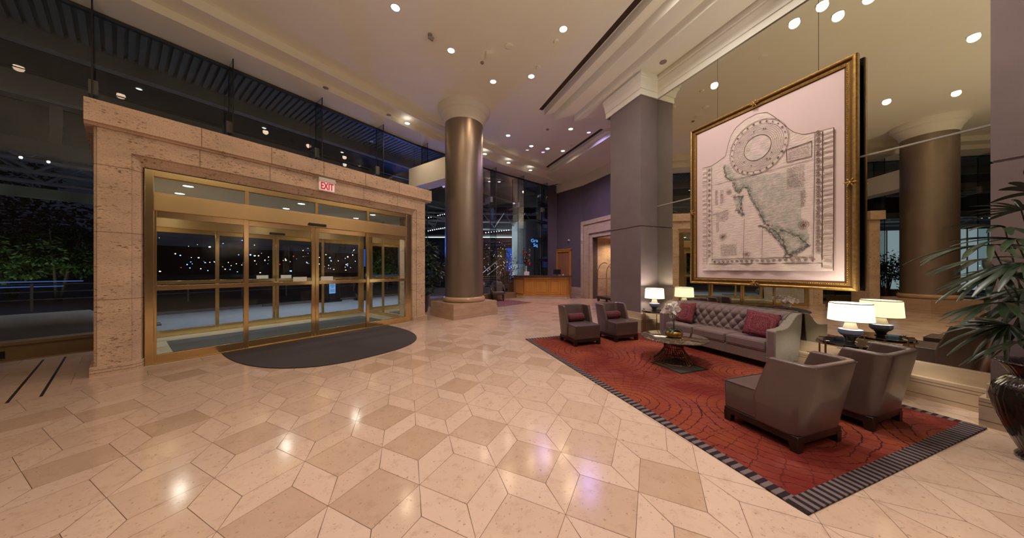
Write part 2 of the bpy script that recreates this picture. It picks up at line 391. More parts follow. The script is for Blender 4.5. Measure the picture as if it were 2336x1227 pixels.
def obj(name, bm, m, parent=None, loc=None, rz=None, smooth=False, bevel=0.0, seg=2, subsurf=0, kind=None):
    bmesh.ops.recalc_face_normals(bm, faces=bm.faces)
    me = bpy.data.meshes.new(name); bm.to_mesh(me); bm.free()
    for mm in (m if isinstance(m, (list, tuple)) else [m]): me.materials.append(M[mm] if isinstance(mm, str) else mm)
    if smooth:
        me.polygons.foreach_set('use_smooth', [True]*len(me.polygons))
        if smooth != 'all': me.set_sharp_from_angle(angle=R(38))
    o = bpy.data.objects.new(name, me); COL.objects.link(o)
    if parent is not None: o.parent = parent
    if loc is not None: o.location = loc
    if rz is not None: o.rotation_euler = (0, 0, rz)
    if bevel:
        b = o.modifiers.new('bevel', 'BEVEL'); b.width = bevel; b.segments = seg; b.limit_method = 'ANGLE'; b.angle_limit = R(35)
        me.polygons.foreach_set('use_smooth', [True]*len(me.polygons)); me.set_sharp_from_angle(angle=R(50))
    if subsurf:
        s = o.modifiers.new('sub', 'SUBSURF'); s.levels = subsurf; s.render_levels = subsurf
    if kind: o['kind'] = kind
    return o
def struct(name, bm, m, fr=None, parent=None, **k):
    return obj(name, bm, m, parent=parent, rz=fr, kind=None if parent else 'structure', **k)
def tag(o, label, cat, group=None, kind=None):
    o['label'] = label; o['category'] = cat
    if group: o['group'] = group
    if kind: o['kind'] = kind
    return o
def thing(name, label, cat, loc=(0, 0, 0), rz=0.0, group=None):
    o = bpy.data.objects.new(name, None); COL.objects.link(o); o.empty_display_size = 0.1
    o.location = loc; o.rotation_euler = (0, 0, rz)
    return tag(o, label, cat, group)
def dup(root, loc, rz=None, label=None, group=None):
    r = root.copy(); COL.objects.link(r); r.location = loc
    if rz is not None: r.rotation_euler = (0, 0, rz)
    if label: r['label'] = label
    if group: r['group'] = group
    for ch in list(root.children):
        c = ch.copy(); COL.objects.link(c); c.parent = r
        for g in list(ch.children):
            d = g.copy(); COL.objects.link(d); d.parent = c
    return r
def text_bm(txt, size, depth=0.002, align='CENTER'):
    cu = bpy.data.curves.new('t', 'FONT'); cu.body = txt; cu.size = size; cu.extrude = depth; cu.align_x = align; cu.align_y = 'CENTER'
    o = bpy.data.objects.new('t', cu); COL.objects.link(o)
    dg = bpy.context.evaluated_depsgraph_get(); me = bpy.data.meshes.new_from_object(o.evaluated_get(dg))
    bm = BM(); bm.from_mesh(me); bpy.data.objects.remove(o); bpy.data.curves.remove(cu); bpy.data.meshes.remove(me)
    return bm
def spot(parent, loc, watts, col=(1.0, 0.83, 0.70), size=125, blend=0.9, radius=0.09, name='bulb'):
    l = bpy.data.lights.new(name, 'SPOT'); l.energy = watts; l.color = col; l.spot_size = R(size); l.spot_blend = blend; l.shadow_soft_size = radius
    o = bpy.data.objects.new(name, l); COL.objects.link(o); o.location = loc
    if parent: o.parent = parent
    return o
# ================================================================= SETTING
def clip(poly, a, b, c):
    """keep a*x + b*y <= c"""
    out = []
    for i in range(len(poly)):
        p, q = poly[i], poly[(i+1) % len(poly)]
        dp, dq = a*p[0]+b*p[1]-c, a*q[0]+b*q[1]-c
        if dp <= 0: out.append(p)
        if dp*dq < 0:
            k = dp/(dp-dq); out.append((p[0]+(q[0]-p[0])*k, p[1]+(q[1]-p[1])*k))
    return out
GL = [(-13.3, 10.07), (7.0, 10.07), (8.6, 9.85), (10.9, 9.55), (15.5, 8.49)]   # glass wall in (e, o)
def xy(e, o): return WE(e, o)[:2]
glass_xy = [xy(*p) for p in GL]
def glass_planes(shift=0.0):
    out = []
    for (e0, o0), (e1, o1) in zip(GL, GL[1:]):
        p, q = xy(e0, o0-shift), xy(e1, o1-shift)
        dx, dy = q[0]-p[0], q[1]-p[1]; l = math.hypot(dx, dy)
        a, b = -dy/l, dx/l                      # left of travel = outside
        out.append((a, b, a*p[0]+b*p[1]))
    return out
ox, oy = -math.cos(AE)*1.0, -math.sin(AE)*1.0   # O direction = -local x
ROOM_CLIPS = glass_planes(0.03) + [(0, -1, 6.9), (math.cos(AM), math.sin(AM), 9.9), (0, 1, 18.3), (-1, 0, 16.0)]

# ---- floor: interlocking parallelogram tiles, straight slabs along the entrance wall
def build_floor():
    A0 = (-0.686, 2.097); p = (-0.100, 0.268); q = (0.178, 0.360); r = (-0.379, 0.173)
    g1 = (q[0]-r[0], q[1]-r[1]); g2 = (p[0]+r[0], p[1]+r[1])
    rng = random.Random(3); verts = []; faces = []; tone = []; mats = []
    def add(poly, t, planes):
        for (a, b, c) in planes:
            poly = clip(poly, a, b, c)
            if len(poly) < 3: return
        cx_ = sum(v[0] for v in poly)/len(poly); cy_ = sum(v[1] for v in poly)/len(poly)
        i0 = len(verts)
        for x, y in poly:
            dx, dy = cx_-x, cy_-y; l = math.hypot(dx, dy) or 1
            k = min(0.0028/l, 0.3)
            verts.append((x+dx*k, y+dy*k, 0.0))
        faces.append(list(range(i0, len(verts)))); tone.append(t); mats.append(0)
    OB = 6.95
    inner = ROOM_CLIPS + [(ox, oy, OB)]
    for i in range(-46, 52):
        for j in range(-34, 48):
            x = A0[0]+g1[0]*i+g2[0]*j; y = A0[1]+g1[1]*i+g2[1]*j
            if y < -8 or y > 20 or x < -17 or x > 12: continue
            P = lambda *vs: (x+sum(v[0] for v in vs), y+sum(v[1] for v in vs))
            n = lambda v: (-v[0], -v[1])
            add([P(), P(p), P(p, q), P(q)], rng.choice([0.75, 0.85, 0.95, 0.6, 0.9]), inner)
            add([P(), P(r), P(r, p), P(p)], rng.choice([0.8, 0.7, 0.95, 0.9]), inner)
            add([P(), P(q), P(q, n(r)), P(n(r))], rng.choice([0.05, 0.25, 0.45, 0.55, 0.7, 0.8, 0.9, 0.15]), inner)
    o = OB; row = 0
    while o < 10.1:
        w = [0.30, 0.75, 0.75, 0.75, 0.75][row]; e = -13.5 + (row % 2)*0.6
        while e < 16.5:
            poly = [xy(e, o), xy(e, o+w), xy(e+1.25, o+w), xy(e+1.25, o)]
            add(poly, rng.choice([0.55, 0.7, 0.85, 0.4, 0.65]), ROOM_CLIPS); e += 1.25
        o += w; row += 1
    # joint bed under the tiles
    big = [(-16, -6.9), (12, -6.9), (12, 18.3), (-16, 18.3)]
    for (a, b, c) in ROOM_CLIPS: big = clip(big, a, b, c)
    i0 = len(verts); n = len(big)
    verts += [(x, y, -0.0012) for x, y in big] + [(x, y, -0.12) for x, y in big]
    faces.append(list(range(i0, i0+n))); mats.append(1); tone.append(0)
    for k in range(n):
        faces.append([i0+k, i0+(k+1) % n, i0+n+(k+1) % n, i0+n+k]); mats.append(1); tone.append(0)
    me = bpy.data.meshes.new('floor'); me.from_pydata(verts, [], faces)
    me.materials.append(M['floor']); me.materials.append(M['grout'])
    me.polygons.foreach_set('material_index', mats)
    at = me.attributes.new('tone', 'FLOAT', 'FACE'); at.data.foreach_set('value', tone)
    me.update()
    ob = bpy.data.objects.new('floor', me); COL.objects.link(ob); ob['kind'] = 'structure'
build_floor()
# slot drains set in the floor beside the entrance
bm = BM()
for e0 in (-0.79, -0.58): box(bm, -9.62, -6.86, e0-0.012, e0+0.012, 0.0005, 0.003)
struct('trim_1', bm, 'vent', AE)

# ---- ceiling and its stepped coffers
ZC = 7.14
poly = [xy(-13.6, 10.25), xy(7.0, 10.25), xy(15.9, 8.75), (2.9, 18.2), (4.5, 16.4), (7.3, 10.4), (9.9, -6.9), (-16.2, -6.9)]
bm = BM(); prism(bm, poly, ZC, ZC+0.25); struct('ceiling', bm, 'ceil')
bm = BM(); mi = []
def strip(bm, d0, d1, z0, z1):
    for (e0, o0), (e1, o1) in zip(GL, GL[1:]):
        prism(bm, [(-(o0-d0), e0), (-(o1-d0), e1), (-(o1-d1), e1), (-(o0-d1), e0)], z0, z1)
strip(bm, -0.15, 0.97, 6.75, 6.93); strip(bm, -0.15, 1.47, 6.93, ZC+0.01)
struct('trim_2', bm, 'ceil', AE)
bm = BM(); strip(bm, -0.06, 0.03, 6.68, 6.755); struct('trim_3', bm, 'dark_steel', AE)
bm = BM()
E0 = -6.5
prism(bm, [(4.66, E0), (4.66, 8.70), (6.3, 6.9), (6.3, E0)], 6.93, ZC+0.01)
prism(bm, [(4.91, E0), (4.91, 8.42), (6.3, 6.88), (6.3, E0)], 6.68, 6.93)
prism(bm, [(5.35, E0), (5.35, 7.92), (6.3, 6.86), (6.3, E0)], 6.47, 6.68)
struct('trim_4', bm, 'ceil', AM)
# far coffer beside the reception wall
bm = BM()
prism(bm, [(7.52, 9.0), (7.52, 14.6), (10.6, 16.0), (10.6, 7.0)], 7.02, ZC+0.01)
prism(bm, [(7.70, 8.6), (7.70, 14.4), (10.6, 15.8), (10.6, 7.0)], 6.83, 7.02)
struct('trim_5', bm, 'ceil', AM)

# ---- mirror wall, its pillars, base and cornice
bm = BM(); box(bm, 6.15, 6.45, -7.5, 6.45, 0, ZC); struct('wall_right', bm, 'taupe', AM)
PT = 5.57
def pillar(s0, s1, name, zb):
    bm = BM()
    box(bm, PT+0.012, 6.16, s0+0.012, s1-0.012, zb-0.05, 6.47)
    box(bm, PT, 6.16, s0, s1, zb-0.05, 2.665); box(bm, PT, 6.16, s0, s1, 2.69, 6.2)
    struct(name, bm, 'taupe', AM)
pillar(5.36, 6.45, 'wall_pillar_left', 0.5); pillar(-1.0, 0.88, 'wall_pillar_right', 0.43)
def baseb(bm, s0, s1, face, za, zb, back=6.16):
    f = len(bm.faces)
    box(bm, face-0.05, back, s0-0.055, s1+0.055, 0, za); box(bm, face-0.015, back, s0-0.02, s1+0.02, za, zb)
    f1 = len(bm.faces)
    for z in (0.06, za-0.075, za-0.04): box(bm, face-0.0512, back, s0-0.0562, s1+0.0562, z, z+0.005)
    bm.faces.ensure_lookup_table()
    for k in range(f1, len(bm.faces)): bm.faces[k].material_index = 1
bm = BM(); baseb(bm, 5.36, 6.45, PT, 0.35, 0.51); struct('baseboard_left_pillar', bm, ['base_stone', 'joint'], AM)
bm = BM(); baseb(bm, -1.0, 0.88, PT, 0.285, 0.43); struct('baseboard_right_pillar', bm, ['base_stone', 'joint'], AM)
bm = BM()
box(bm, 5.99, 6.16, 0.94, 5.30, 0, 0.265); box(bm, 6.07, 6.16, 0.88, 5.36, 0.265, 0.43)
f1 = len(bm.faces)
for z in (0.055, 0.19, 0.225): box(bm, 5.9888, 6.1, 0.94, 5.30, z, z+0.005)
bm.faces.ensure_lookup_table()
for k in range(f1, len(bm.faces)): bm.faces[k].material_index = 1
struct('baseboard_right', bm, ['base_stone', 'joint'], AM)
Z0C = 5.94
CP = [(0.0, Z0C), (0.025, Z0C), (0.025, Z0C+0.14), (0.045, Z0C+0.145), (0.055, Z0C+0.20), (0.075, Z0C+0.28), (0.115, Z0C+0.345), (0.115, Z0C+0.385), (0.135, Z0C+0.395), (0.135, Z0C+0.45), (0.10, Z0C+0.46), (0.10, 6.48)]
bm = BM(); rows = []
for (fx, fy, mx_, my_) in ((6.12, 0.80, -1, 0), (6.12, 5.36, -1, -1), (PT, 5.36, -1, -1), (PT, 6.62, -1, 0)):
    rows.append([bm.verts.new((fx+mx_*d, fy+my_*d, z)) for d, z in CP])
for A, B in zip(rows, rows[1:]):
    for i in range(len(CP)-1): bm.faces.new((A[i], B[i], B[i+1], A[i+1]))
bm.faces.new(rows[-1] + [bm.verts.new((PT+0.3, 6.62, 6.48)), bm.verts.new((PT+0.3, 6.62, Z0C))])
struct('trim_6', bm, 'cornice', AM)
# mirror panels
def mirror(name, s0, s1, z0, z1, label):
    bm = BM(); box(bm, 6.12, 6.148, s0+0.003, s1-0.003, z0, z1)
    tag(obj(name, bm, 'mirror', rz=AM), label, 'mirror')
mirror('wall_mirror', 0.88, 5.36, 0.432, 3.195, 'wide lower wall mirror rising from the stone base behind the sofa and lamps')
mirror('wall_mirror', 3.88, 5.36, 3.21, 5.98, 'upper wall mirror panel next to the grey pillar, left of the first seam')
mirror('wall_mirror', 2.36, 3.88, 3.21, 5.98, 'middle upper wall mirror panel directly above the framed map')
mirror('wall_mirror', 0.88, 2.36, 3.21, 5.98, 'rightmost upper wall mirror panel reflecting the round column top')
bm = BM(); box(bm, 6.10, 6.15, 0.88, 5.36, 3.192, 3.212); struct('trim_7', bm, 'grey_metal', AM)

# ---- end walls behind the reception desk
A_A = R(37.1); A_B = R(22.5)
bm = BM(); box(bm, 0, 0.3, 0, 2.35, 0, ZC); obj('wall_back', bm, 'plum', loc=(4, 16, 0), rz=A_A, kind='structure')
bm = BM()
box(bm, 0, 0.3, -0.9, 0, 0, ZC); box(bm, 0, 0.3, -3.2, -0.9, 3.28, ZC); box(bm, 0, 0.3, -6.2, -3.2, 0, ZC)
obj('wall_reception', bm, 'plum', loc=(4, 16, 0), rz=A_B, kind='structure')
bm = BM(); box(bm, -0.06, 0.3, -0.02, 2.35, 6.30, 6.83); obj('trim_8', bm, 'ceil', loc=(4, 16, 0), rz=A_A, kind='structure')
bm = BM(); box(bm, -0.06, 0.3, -6.2, 0.0, 6.30, 6.83); obj('trim_9', bm, 'ceil', loc=(4, 16, 0), rz=A_B, kind='structure')
bm = BM(); prism(bm, [(2.20, 17.45), (2.80, 17.55), (2.95, 17.95), (2.30, 18.0)], 0, 6.75); struct('wall_end_pier', bm, 'plum')
bm = BM(); baseb(bm, -0.12, 0.80, 0, 0.2, 0.55, 0.02); obj('baseboard_back', bm, ['base_stone', 'joint'], loc=(4, 16, 0), rz=A_A, kind='structure')
# stone doorway beside the reception
t = thing('stone_doorway', 'tall stepped stone doorway in the plum wall beyond the reception desk', 'doorway', (4, 16, 0), A_B)
bm = BM()
def surround(bm, k0, k1, zt, x0, x1, ki, zi):
    box(bm, x0, x1, -ki, -k0, 0, zt); box(bm, x0, x1, -k1, -(4.1-ki), 0, zt) if False else None
    box(bm, x0, x1, -k1, -(k1+k0-ki), 0, zt); box(bm, x0, x1, -(k1+k0-ki), -ki, zi, zt)
surround(bm, 0.03, 4.07, 4.24, -0.16, -0.002, 0.22, 4.02)
surround(bm, 0.22, 3.88, 4.02, -0.10, -0.002, 0.50, 3.72)
surround(bm, 0.50, 3.60, 3.72, -0.14, -0.002, 0.68, 3.50)
surround(bm, 0.68, 3.42, 3.50, -0.06, -0.002, 0.90, 3.28)
obj('surround', bm, 'base_stone', t, bevel=0.012)
bm = BM(); box(bm, 0.3, 3.0, -0.9, -0.6, 0, 3.6); box(bm, 0.0, 0.3, -0.9, -0.895, 0, 3.28); obj('reveal', bm, 'trav', t)
bm = BM(); box(bm, 0.3, 3.0, -3.6, -0.6, 3.28, 3.5); obj('soffit', bm, 'ceil', t)
bm = BM(); box(bm, 2.8, 3.0, -3.6, -0.6, 0, 3.4); box(bm, 0.3, 3.0, -3.5, -3.2, 0, 3.4); obj('inner_wall', bm, 'trav', t)
spot(t, (1.1, -1.7, 3.2), 110, (1, 0.74, 0.45), 150)
# unseen closing walls of the lobby behind the camera
bm = BM(); box(bm, -16, 10, -6.9, -6.7, 0, ZC); struct('wall_rear', bm, 'taupe')
bm = BM(); prism(bm, [xy(-13.3, 10.2), xy(-13.6, 10.2), (-16.1, -6.9), (-15.8, -6.9)], 0, ZC); struct('wall_left', bm, 'taupe')

# ---- glass wall: panes with glass fins
def along(dist):
    """point on the glass line at arc length dist from e=-0.31"""
    pts = [(-13.3, 10.07), (-0.31, 10.07)] + GL[1:]
    if dist <= 0: return (-0.31+dist, 10.07), (1, 0)
    for (e0, o0), (e1, o1) in zip(pts[1:], pts[2:]):
        l = math.hypot(e1-e0, o1-o0)
        if dist <= l: return (e0+(e1-e0)*dist/l, o0+(o1-o0)*dist/l), ((e1-e0)/l, (o1-o0)/l)
        dist -= l
    return GL[-1], (0.97, -0.23)
PITCH = 1.93
for k in range(-6, 9):
    (e0, o0), d0 = along(k*PITCH); (e1, o1), _ = along((k+1)*PITCH)
    over = -0.5 < e0 < 5.5
    zb = 4.08 if over else 0.31
    bm = BM(); quad(bm, (-o0, e0+0.008, zb), (-o1, e1-0.008, zb), (-o1, e1-0.008, 6.70), (-o0, e0+0.008, 6.70))
    w = struct('window_%d' % (k+7), bm, 'glass', AE)
    nx, ny = d0[1], d0[0]                        # inward normal in local (x=-o)
    bm = BM()
    def fin(a, b, z0, z1, th):
        tx, ty = -d0[1], d0[0]
        nX, nY = d0[0], d0[1]
        pl = []
        for (n_, s_) in ((a, -th), (b, -th), (b, th), (a, th)):
            e_ = e0 + d0[0]*s_ + d0[1]*n_*1.0; o_ = o0 + d0[1]*s_ - d0[0]*n_
            pl.append((-o_, e_))
        prism(bm, pl, z0, z1)
    fin(0.0, 0.48, zb if over else 0.31, 6.74, 0.006)
    obj('window_fin', bm, 'fin_glass', w)
    bm = BM(); fin(0.475, 0.487, zb if over else 0.31, 6.745, 0.011); fin(-0.012, 0.006, zb, 6.74, 0.008)
    fin(-0.012, 0.004, 5.36, 5.375, 0.0)if False else None
    obj('fin_edge', bm, 'black', w)
    bm = BM(); fin(-0.42, 0.10, 5.05, 5.33, 0.055); fin(-0.75, -0.42, 5.0, 5.1, 0.05)
    obj('bracket', bm, 'canopy', w)
    bm = BM(); prism(bm, [(-o0-0.006, e0), (-o1-0.006, e1), (-o1+0.006, e1), (-o0+0.006, e0)], 5.18, 5.195)
    obj('pane_joint', bm, 'black', w)
bm = BM()
for (e0, e1) in ((-13.3, -0.24), (5.75, 7.0)):
    box(bm, -10.32, -10.03, e0, e1, 0, 0.26); box(bm, -10.32, -9.99, e0, e1, 0.26, 0.315)
for (e0, o0), (e1, o1) in zip(GL[1:], GL[2:]):
    prism(bm, [(-o0-0.25, e0), (-o1-0.25, e1), (-o1+0.05, e1), (-o0+0.05, e0)], 0, 0.31)
struct('baseboard_entrance', bm, pm('tan_curb_stone', (0.24, 0.155, 0.075), 0.4, var=0.1, scale=3), AE)
bm = BM(); box(bm, -10.029, -10.0, -2.2, -1.17, 0.05, 0.17)
for i in range(6): box(bm, -10.028, -9.996, -2.2, -1.17, 0.055+i*0.02, 0.063+i*0.02)
tag(obj('air_grille', bm, 'vent', rz=AE), 'small dark air grille set low in the curb at the far left edge', 'vent')
# white box beam between the round columns and the glass
for e0 in (7.1, -3.2):
    bm = BM(); box(bm, -10.02, -7.3, e0-0.30, e0+0.30, 4.85, 5.62); struct('trim_%d' % (10 if e0 > 0 else 11), bm, 'cornice', AE)
# steel arms beside the end pier
bm = BM()
for z in (2.05, 3.3, 4.35, 5.45): box(bm, -8.62, -8.42, 14.6, 15.45, z, z+0.16)
struct('trim_12', bm, 'black', AE)
bm = BM(); box(bm, -8.8, -8.62, 14.9, 15.05, 0.3, 6.7); box(bm, -8.8, -8.62, 15.3, 15.4, 0.3, 6.7); struct('trim_13', bm, 'canopy', AE)

# ---- round columns
def column(e, o, ang, label, a=0.71, b=0.90):
    c = WE(e, o)
    t = thing('round_column', label, 'column', (c[0], c[1], 0), ang)
    bm = BM(); box(bm, -b-0.02, b+0.02, -a-0.02, a+0.02, 0, 0.30); box(bm, -b, b, -a, a, 0.30, 0.49)
    f1 = len(bm.faces); box(bm, -b-0.0212, b+0.0212, -a-0.0212, a+0.0212, 0.10, 0.105); bm.faces.ensure_lookup_table()
    for k in range(f1, len(bm.faces)): bm.faces[k].material_index = 1
    obj('plinth', bm, ['plinth', 'joint'], t, bevel=0.006)
    bm = BM(); lathe(bm, [(0.66, 0.49), (0.70, 0.50), (0.725, 0.53), (0.735, 0.575), (0.725, 0.62), (0.69, 0.655), (0.66, 0.66)], 64); obj('torus', bm, 'torus', t, smooth=True)
    bm = BM(); lathe(bm, [(0.655, 0.655), (0.655, 6.62)], 96); obj('shaft', bm, 'column', t, smooth=True)
    bm = BM(); lathe(bm, [(0.668, 6.60), (0.668, 6.66), (0.69, 6.70), (0.72, 6.80), (0.77, 6.88), (0.80, 6.90), (0.80, 6.95), (0.85, 7.0), (0.90, 7.05), (0.91, 7.10), (0.91, 7.15)], 96)
    obj('capital', bm, 'cornice', t, smooth=True)
column(7.08, 7.18, R(45), 'tall taupe round column on a stone plinth in the middle of the lobby')
column(-3.2, 7.0, R(45), 'round taupe column seen only in the wall mirror at the right')
bm = BM(); box(bm, -8.2, -7.45, -2.1, -1.75, 0, 3.6); box(bm, -8.3, -7.35, -2.2, -1.7, 3.6, 3.95)
tag(obj('stone_pier', bm, 'trav', rz=AE), 'pitted stone pier reflected in the mirror just right of the framed map', 'pier')

# ---- entrance: stone surround of the glass vestibule
def e_at(x, o):
    r = (x-1168)/645.0; Y = o/(-math.cos(AE)*r*1.0 - math.sin(AE)); return -math.sin(AE)*r*Y + math.cos(AE)*Y
t = thing('stone_portal', 'large pitted travertine surround framing the brass entrance doors', 'door surround', WE(2.7, 7.6), AE)
po = Vector((-7.6, 2.7, 0))
def shift(bm): bmesh.ops.translate(bm, verts=bm.verts, vec=-po)
def pier_bm(sgn):
    bm = BM(); f = lambda e: e if sgn > 0 else 5.47-e
    pl = [(-7.54, -0.23), (-7.53, -0.205), (-7.50, -0.20), (-7.50, 0.105), (-7.525, 0.115), (-7.535, 0.13), (-7.58, 0.20), (-7.66, 0.235), (-8.2, 0.235), (-8.2, -0.23)]
    prism(bm, [(x, f(e)) for x, e in pl], 0.0, 3.75)
    f1 = len(bm.faces)
    for z in (1.13, 2.16, 3.17): prism(bm, [(x+0.0012, f(e-0.0012 if e < 0 else e+0.0012)) for x, e in pl], z, z+0.007)
    bm.faces.ensure_lookup_table()
    for k in range(f1, len(bm.faces)): bm.faces[k].material_index = 1
    shift(bm); return bm
def pbase_bm(sgn):
    bm = BM(); f = lambda e: e if sgn > 0 else 5.47-e
    pl = [(-7.47, -0.265), (-7.455, 0.09), (-7.47, 0.15), (-7.53, 0.21), (-7.66, 0.25), (-8.2, 0.25), (-8.2, -0.265)]
    prism(bm, [(x, f(e)) for x, e in pl], 0.0, 0.135)
    f1 = len(bm.faces)
    for z in (0.045, 0.09): prism(bm, [(x+0.0012, f(e)) for x, e in pl], z, z+0.006)
    bm.faces.ensure_lookup_table()
    for k in range(f1, len(bm.faces)): bm.faces[k].material_index = 1
    shift(bm); return bm
for sgn in (1, -1):
    obj('pier', pier_bm(sgn), ['trav', 'joint'], t); obj('pier_base', pbase_bm(sgn), ['trav', 'joint'], t)
JX = [460, 620, 739, 834, 911]
bm = BM()
prism_y(bm, [(-7.50, 3.76), (-7.50, 3.43), (-7.53, 3.41), (-7.58, 3.34), (-7.62, 3.27), (-8.2, 3.27), (-8.2, 3.76)], 0.105, 5.365)
f1 = len(bm.faces)
for x in JX: e = e_at(x-4, 7.5); box(bm, -7.6, -7.4985, e-0.004, e+0.004, 3.43, 3.76)
bm.faces.ensure_lookup_table()
for k in range(f1, len(bm.faces)): bm.faces[k].material_index = 1
shift(bm); obj('lintel', bm, ['trav', 'joint'], t)
bm = BM()
prism_y(bm, [(-7.50, 3.735), (-7.475, 3.735), (-7.46, 3.765), (-7.42, 3.775), (-7.42, 4.105), (-10.3, 4.105), (-10.3, 3.735)], -0.31, 5.87)
f1 = len(bm.faces)
for x in JX: e = e_at(x, 7.42); box(bm, -7.6, -7.4185, e-0.004, e+0.004, 3.775, 4.1065)
bm.faces.ensure_lookup_table()
for k in range(f1, len(bm.faces)): bm.faces[k].material_index = 1
shift(bm); obj('cornice', bm, ['trav', 'joint'], t)

# ---- vestibule between the two rows of sliding doors
bm = BM(); box(bm, -10.62, -7.56, 0.1, 5.38, -0.06, 0.004)
for i in range(9): box(bm, -10.6, -7.6, 0.1+i*0.6, 0.104+i*0.6, 0.002, 0.0045)
struct('floor_vestibule', bm, 'pale_marble', AE)
bm = BM(); box(bm, -10.62, -7.66, 0.1, 5.38, 3.22, 3.7); struct('ceiling_vestibule', bm, 'ceil', AE)
bm = BM(); box(bm, -10.4, -8.2, 0.0, 0.22, 0, 3.7); struct('wall_vestibule_left', bm, 'trav', AE)
bm = BM(); quad(bm, (-10.4, 5.30, 0.1), (-8.2, 5.30, 0.1), (-8.2, 5.30, 3.22), (-10.4, 5.30, 3.22)); w = struct('window_20', bm, 'glass', AE)
bm = BM(); box(bm, -10.4, -8.2, 5.27, 5.33, 0, 0.1); box(bm, -9.33, -9.27, 5.27, 5.33, 0.1, 3.22); obj('window_frame', bm, 'brass_sat', w)
def doors(n, o, dz=0.0):
    X = -o
    bm = BM()
    box(bm, X-0.08, X+0.03, 0.235, 0.33, 0, 3.25); box(bm, X-0.08, X+0.03, 5.07, 5.235, 0, 3.25)
    box(bm, X-0.08, X+0.03, 0.33, 5.07, 3.15, 3.25)
    d = struct('door_%d' % n, bm, 'brass', AE, bevel=0.004)
    bm = BM(); box(bm, X-0.10, X+0.055, 0.33, 5.07, 2.58, 2.85); box(bm, X-0.08, X+0.02, 0.33, 5.07, 2.85, 2.885); obj('header', bm, 'brass_sat', d, bevel=0.004)
    for e in (1.485, 2.70, 3.91):
        bm = BM(); box(bm, X-0.05, X+0.02, e-0.028, e+0.028, 2.885, 3.15); obj('transom_mullion', bm, 'brass', d)
    for e0, e1 in ((0.33, 1.457), (1.513, 2.672), (2.728, 3.882), (3.938, 5.07)):
        bm = BM(); quad(bm, (X, e0, 2.885), (X, e1, 2.885), (X, e1, 3.15), (X, e0, 3.15)); obj('transom_pane', bm, 'glass', d)
    for i, (e0, e1, xo) in enumerate(((0.33, 1.51, 0.0), (1.44, 2.682, -0.035), (2.69, 3.95, -0.035), (3.87, 5.07, 0.0))):
        x = X + xo; sl, sr = (0.03, 0.07) if i in (0,) else ((0.07, 0.03) if i == 3 else (0.07, 0.07))
        bm = BM()
        box(bm, x-0.025, x+0.025, e0, e0+sl, 0.02, 2.58); box(bm, x-0.025, x+0.025, e1-sr, e1, 0.02, 2.58)
        box(bm, x-0.025, x+0.025, e0+sl, e1-sr, 0.02, 0.16); box(bm, x-0.025, x+0.025, e0+sl, e1-sr, 2.47, 2.58)
        box(bm, x-0.035, x+0.035, e0+sl, e1-sr, 1.24, 1.32)
        lf = obj('fixed_leaf' if i in (0, 3) else 'sliding_leaf', bm, 'brass', d, bevel=0.003)
        bm = BM(); quad(bm, (x, e0+sl, 0.16), (x, e1-sr, 0.16), (x, e1-sr, 1.24), (x, e0+sl, 1.24)); quad(bm, (x, e0+sl, 1.32), (x, e1-sr, 1.32), (x, e1-sr, 2.47), (x, e0+sl, 2.47))
        obj('pane', bm, 'glass', lf)
        if i in (1, 2):
            bm = BM(); ec = e1-0.30 if i == 1 else e0+0.24
            box(bm, x+0.027, x+0.030, ec-0.13, ec+0.13, 1.325, 1.42); obj('notice_card', bm, 'card', lf)
    bm = BM(); box(bm, X-0.10, X+0.05, 0.33, 5.07, 0.0, 0.02); obj('threshold', bm, 'brass_sat', d)
    bm = BM(); box(bm, X+0.055, X+0.10, 2.52, 2.88, 2.60, 2.66); obj('motion_sensor', bm, 'black', d, bevel=0.01)
    return d
doors(1, 7.62); doors(2, 10.5)
# ================================================================= FURNITURE
# ---- floor coverings
bm = BM(); box(bm, 0, RUG_W, 0, RUG_L, 0.001, 0.013)
o = obj('area_rug', bm, 'rug', loc=WR(RUG_T0, RUG_S0), rz=AR, bevel=0.004); tag(o, 'large red and orange rug with a striped border under the seating group', 'rug')
bm = BM(); pl = []
for i in range(97):
    th = PI*i/96; c, s = math.cos(th), math.sin(th)
    pl.append((-7.55+2.46*abs(s)**(2/2.6), 2.78-1.66*math.copysign(abs(c)**(2/2.6), c)))
prism(bm, pl, 0.001, 0.014)
o = obj('entrance_mat', bm, 'mat', rz=AE, bevel=0.005); tag(o, 'black half-oval mat on the tiles in front of the brass doors', 'door mat')
bm = BM(); box(bm, -9.8, -8.05, 0.60, 4.80, 0.0046, 0.014)
o = obj('vestibule_mat', bm, 'mat2', rz=AE, bevel=0.004); tag(o, 'grey rectangular mat inside the glass vestibule behind the brass doors', 'door mat')
bm = BM(); box(bm, 0, 3.0, 0, 2.6, 0.001, 0.012)
prot = math.atan2(13.49-11.79, 0.92+0.695) + PI/2
o = obj('patterned_rug', bm, 'purple_rug', loc=(0.93, 13.52, 0), rz=prot, bevel=0.004); tag(o, 'small plum patterned rug by the armchairs behind the round column', 'rug')

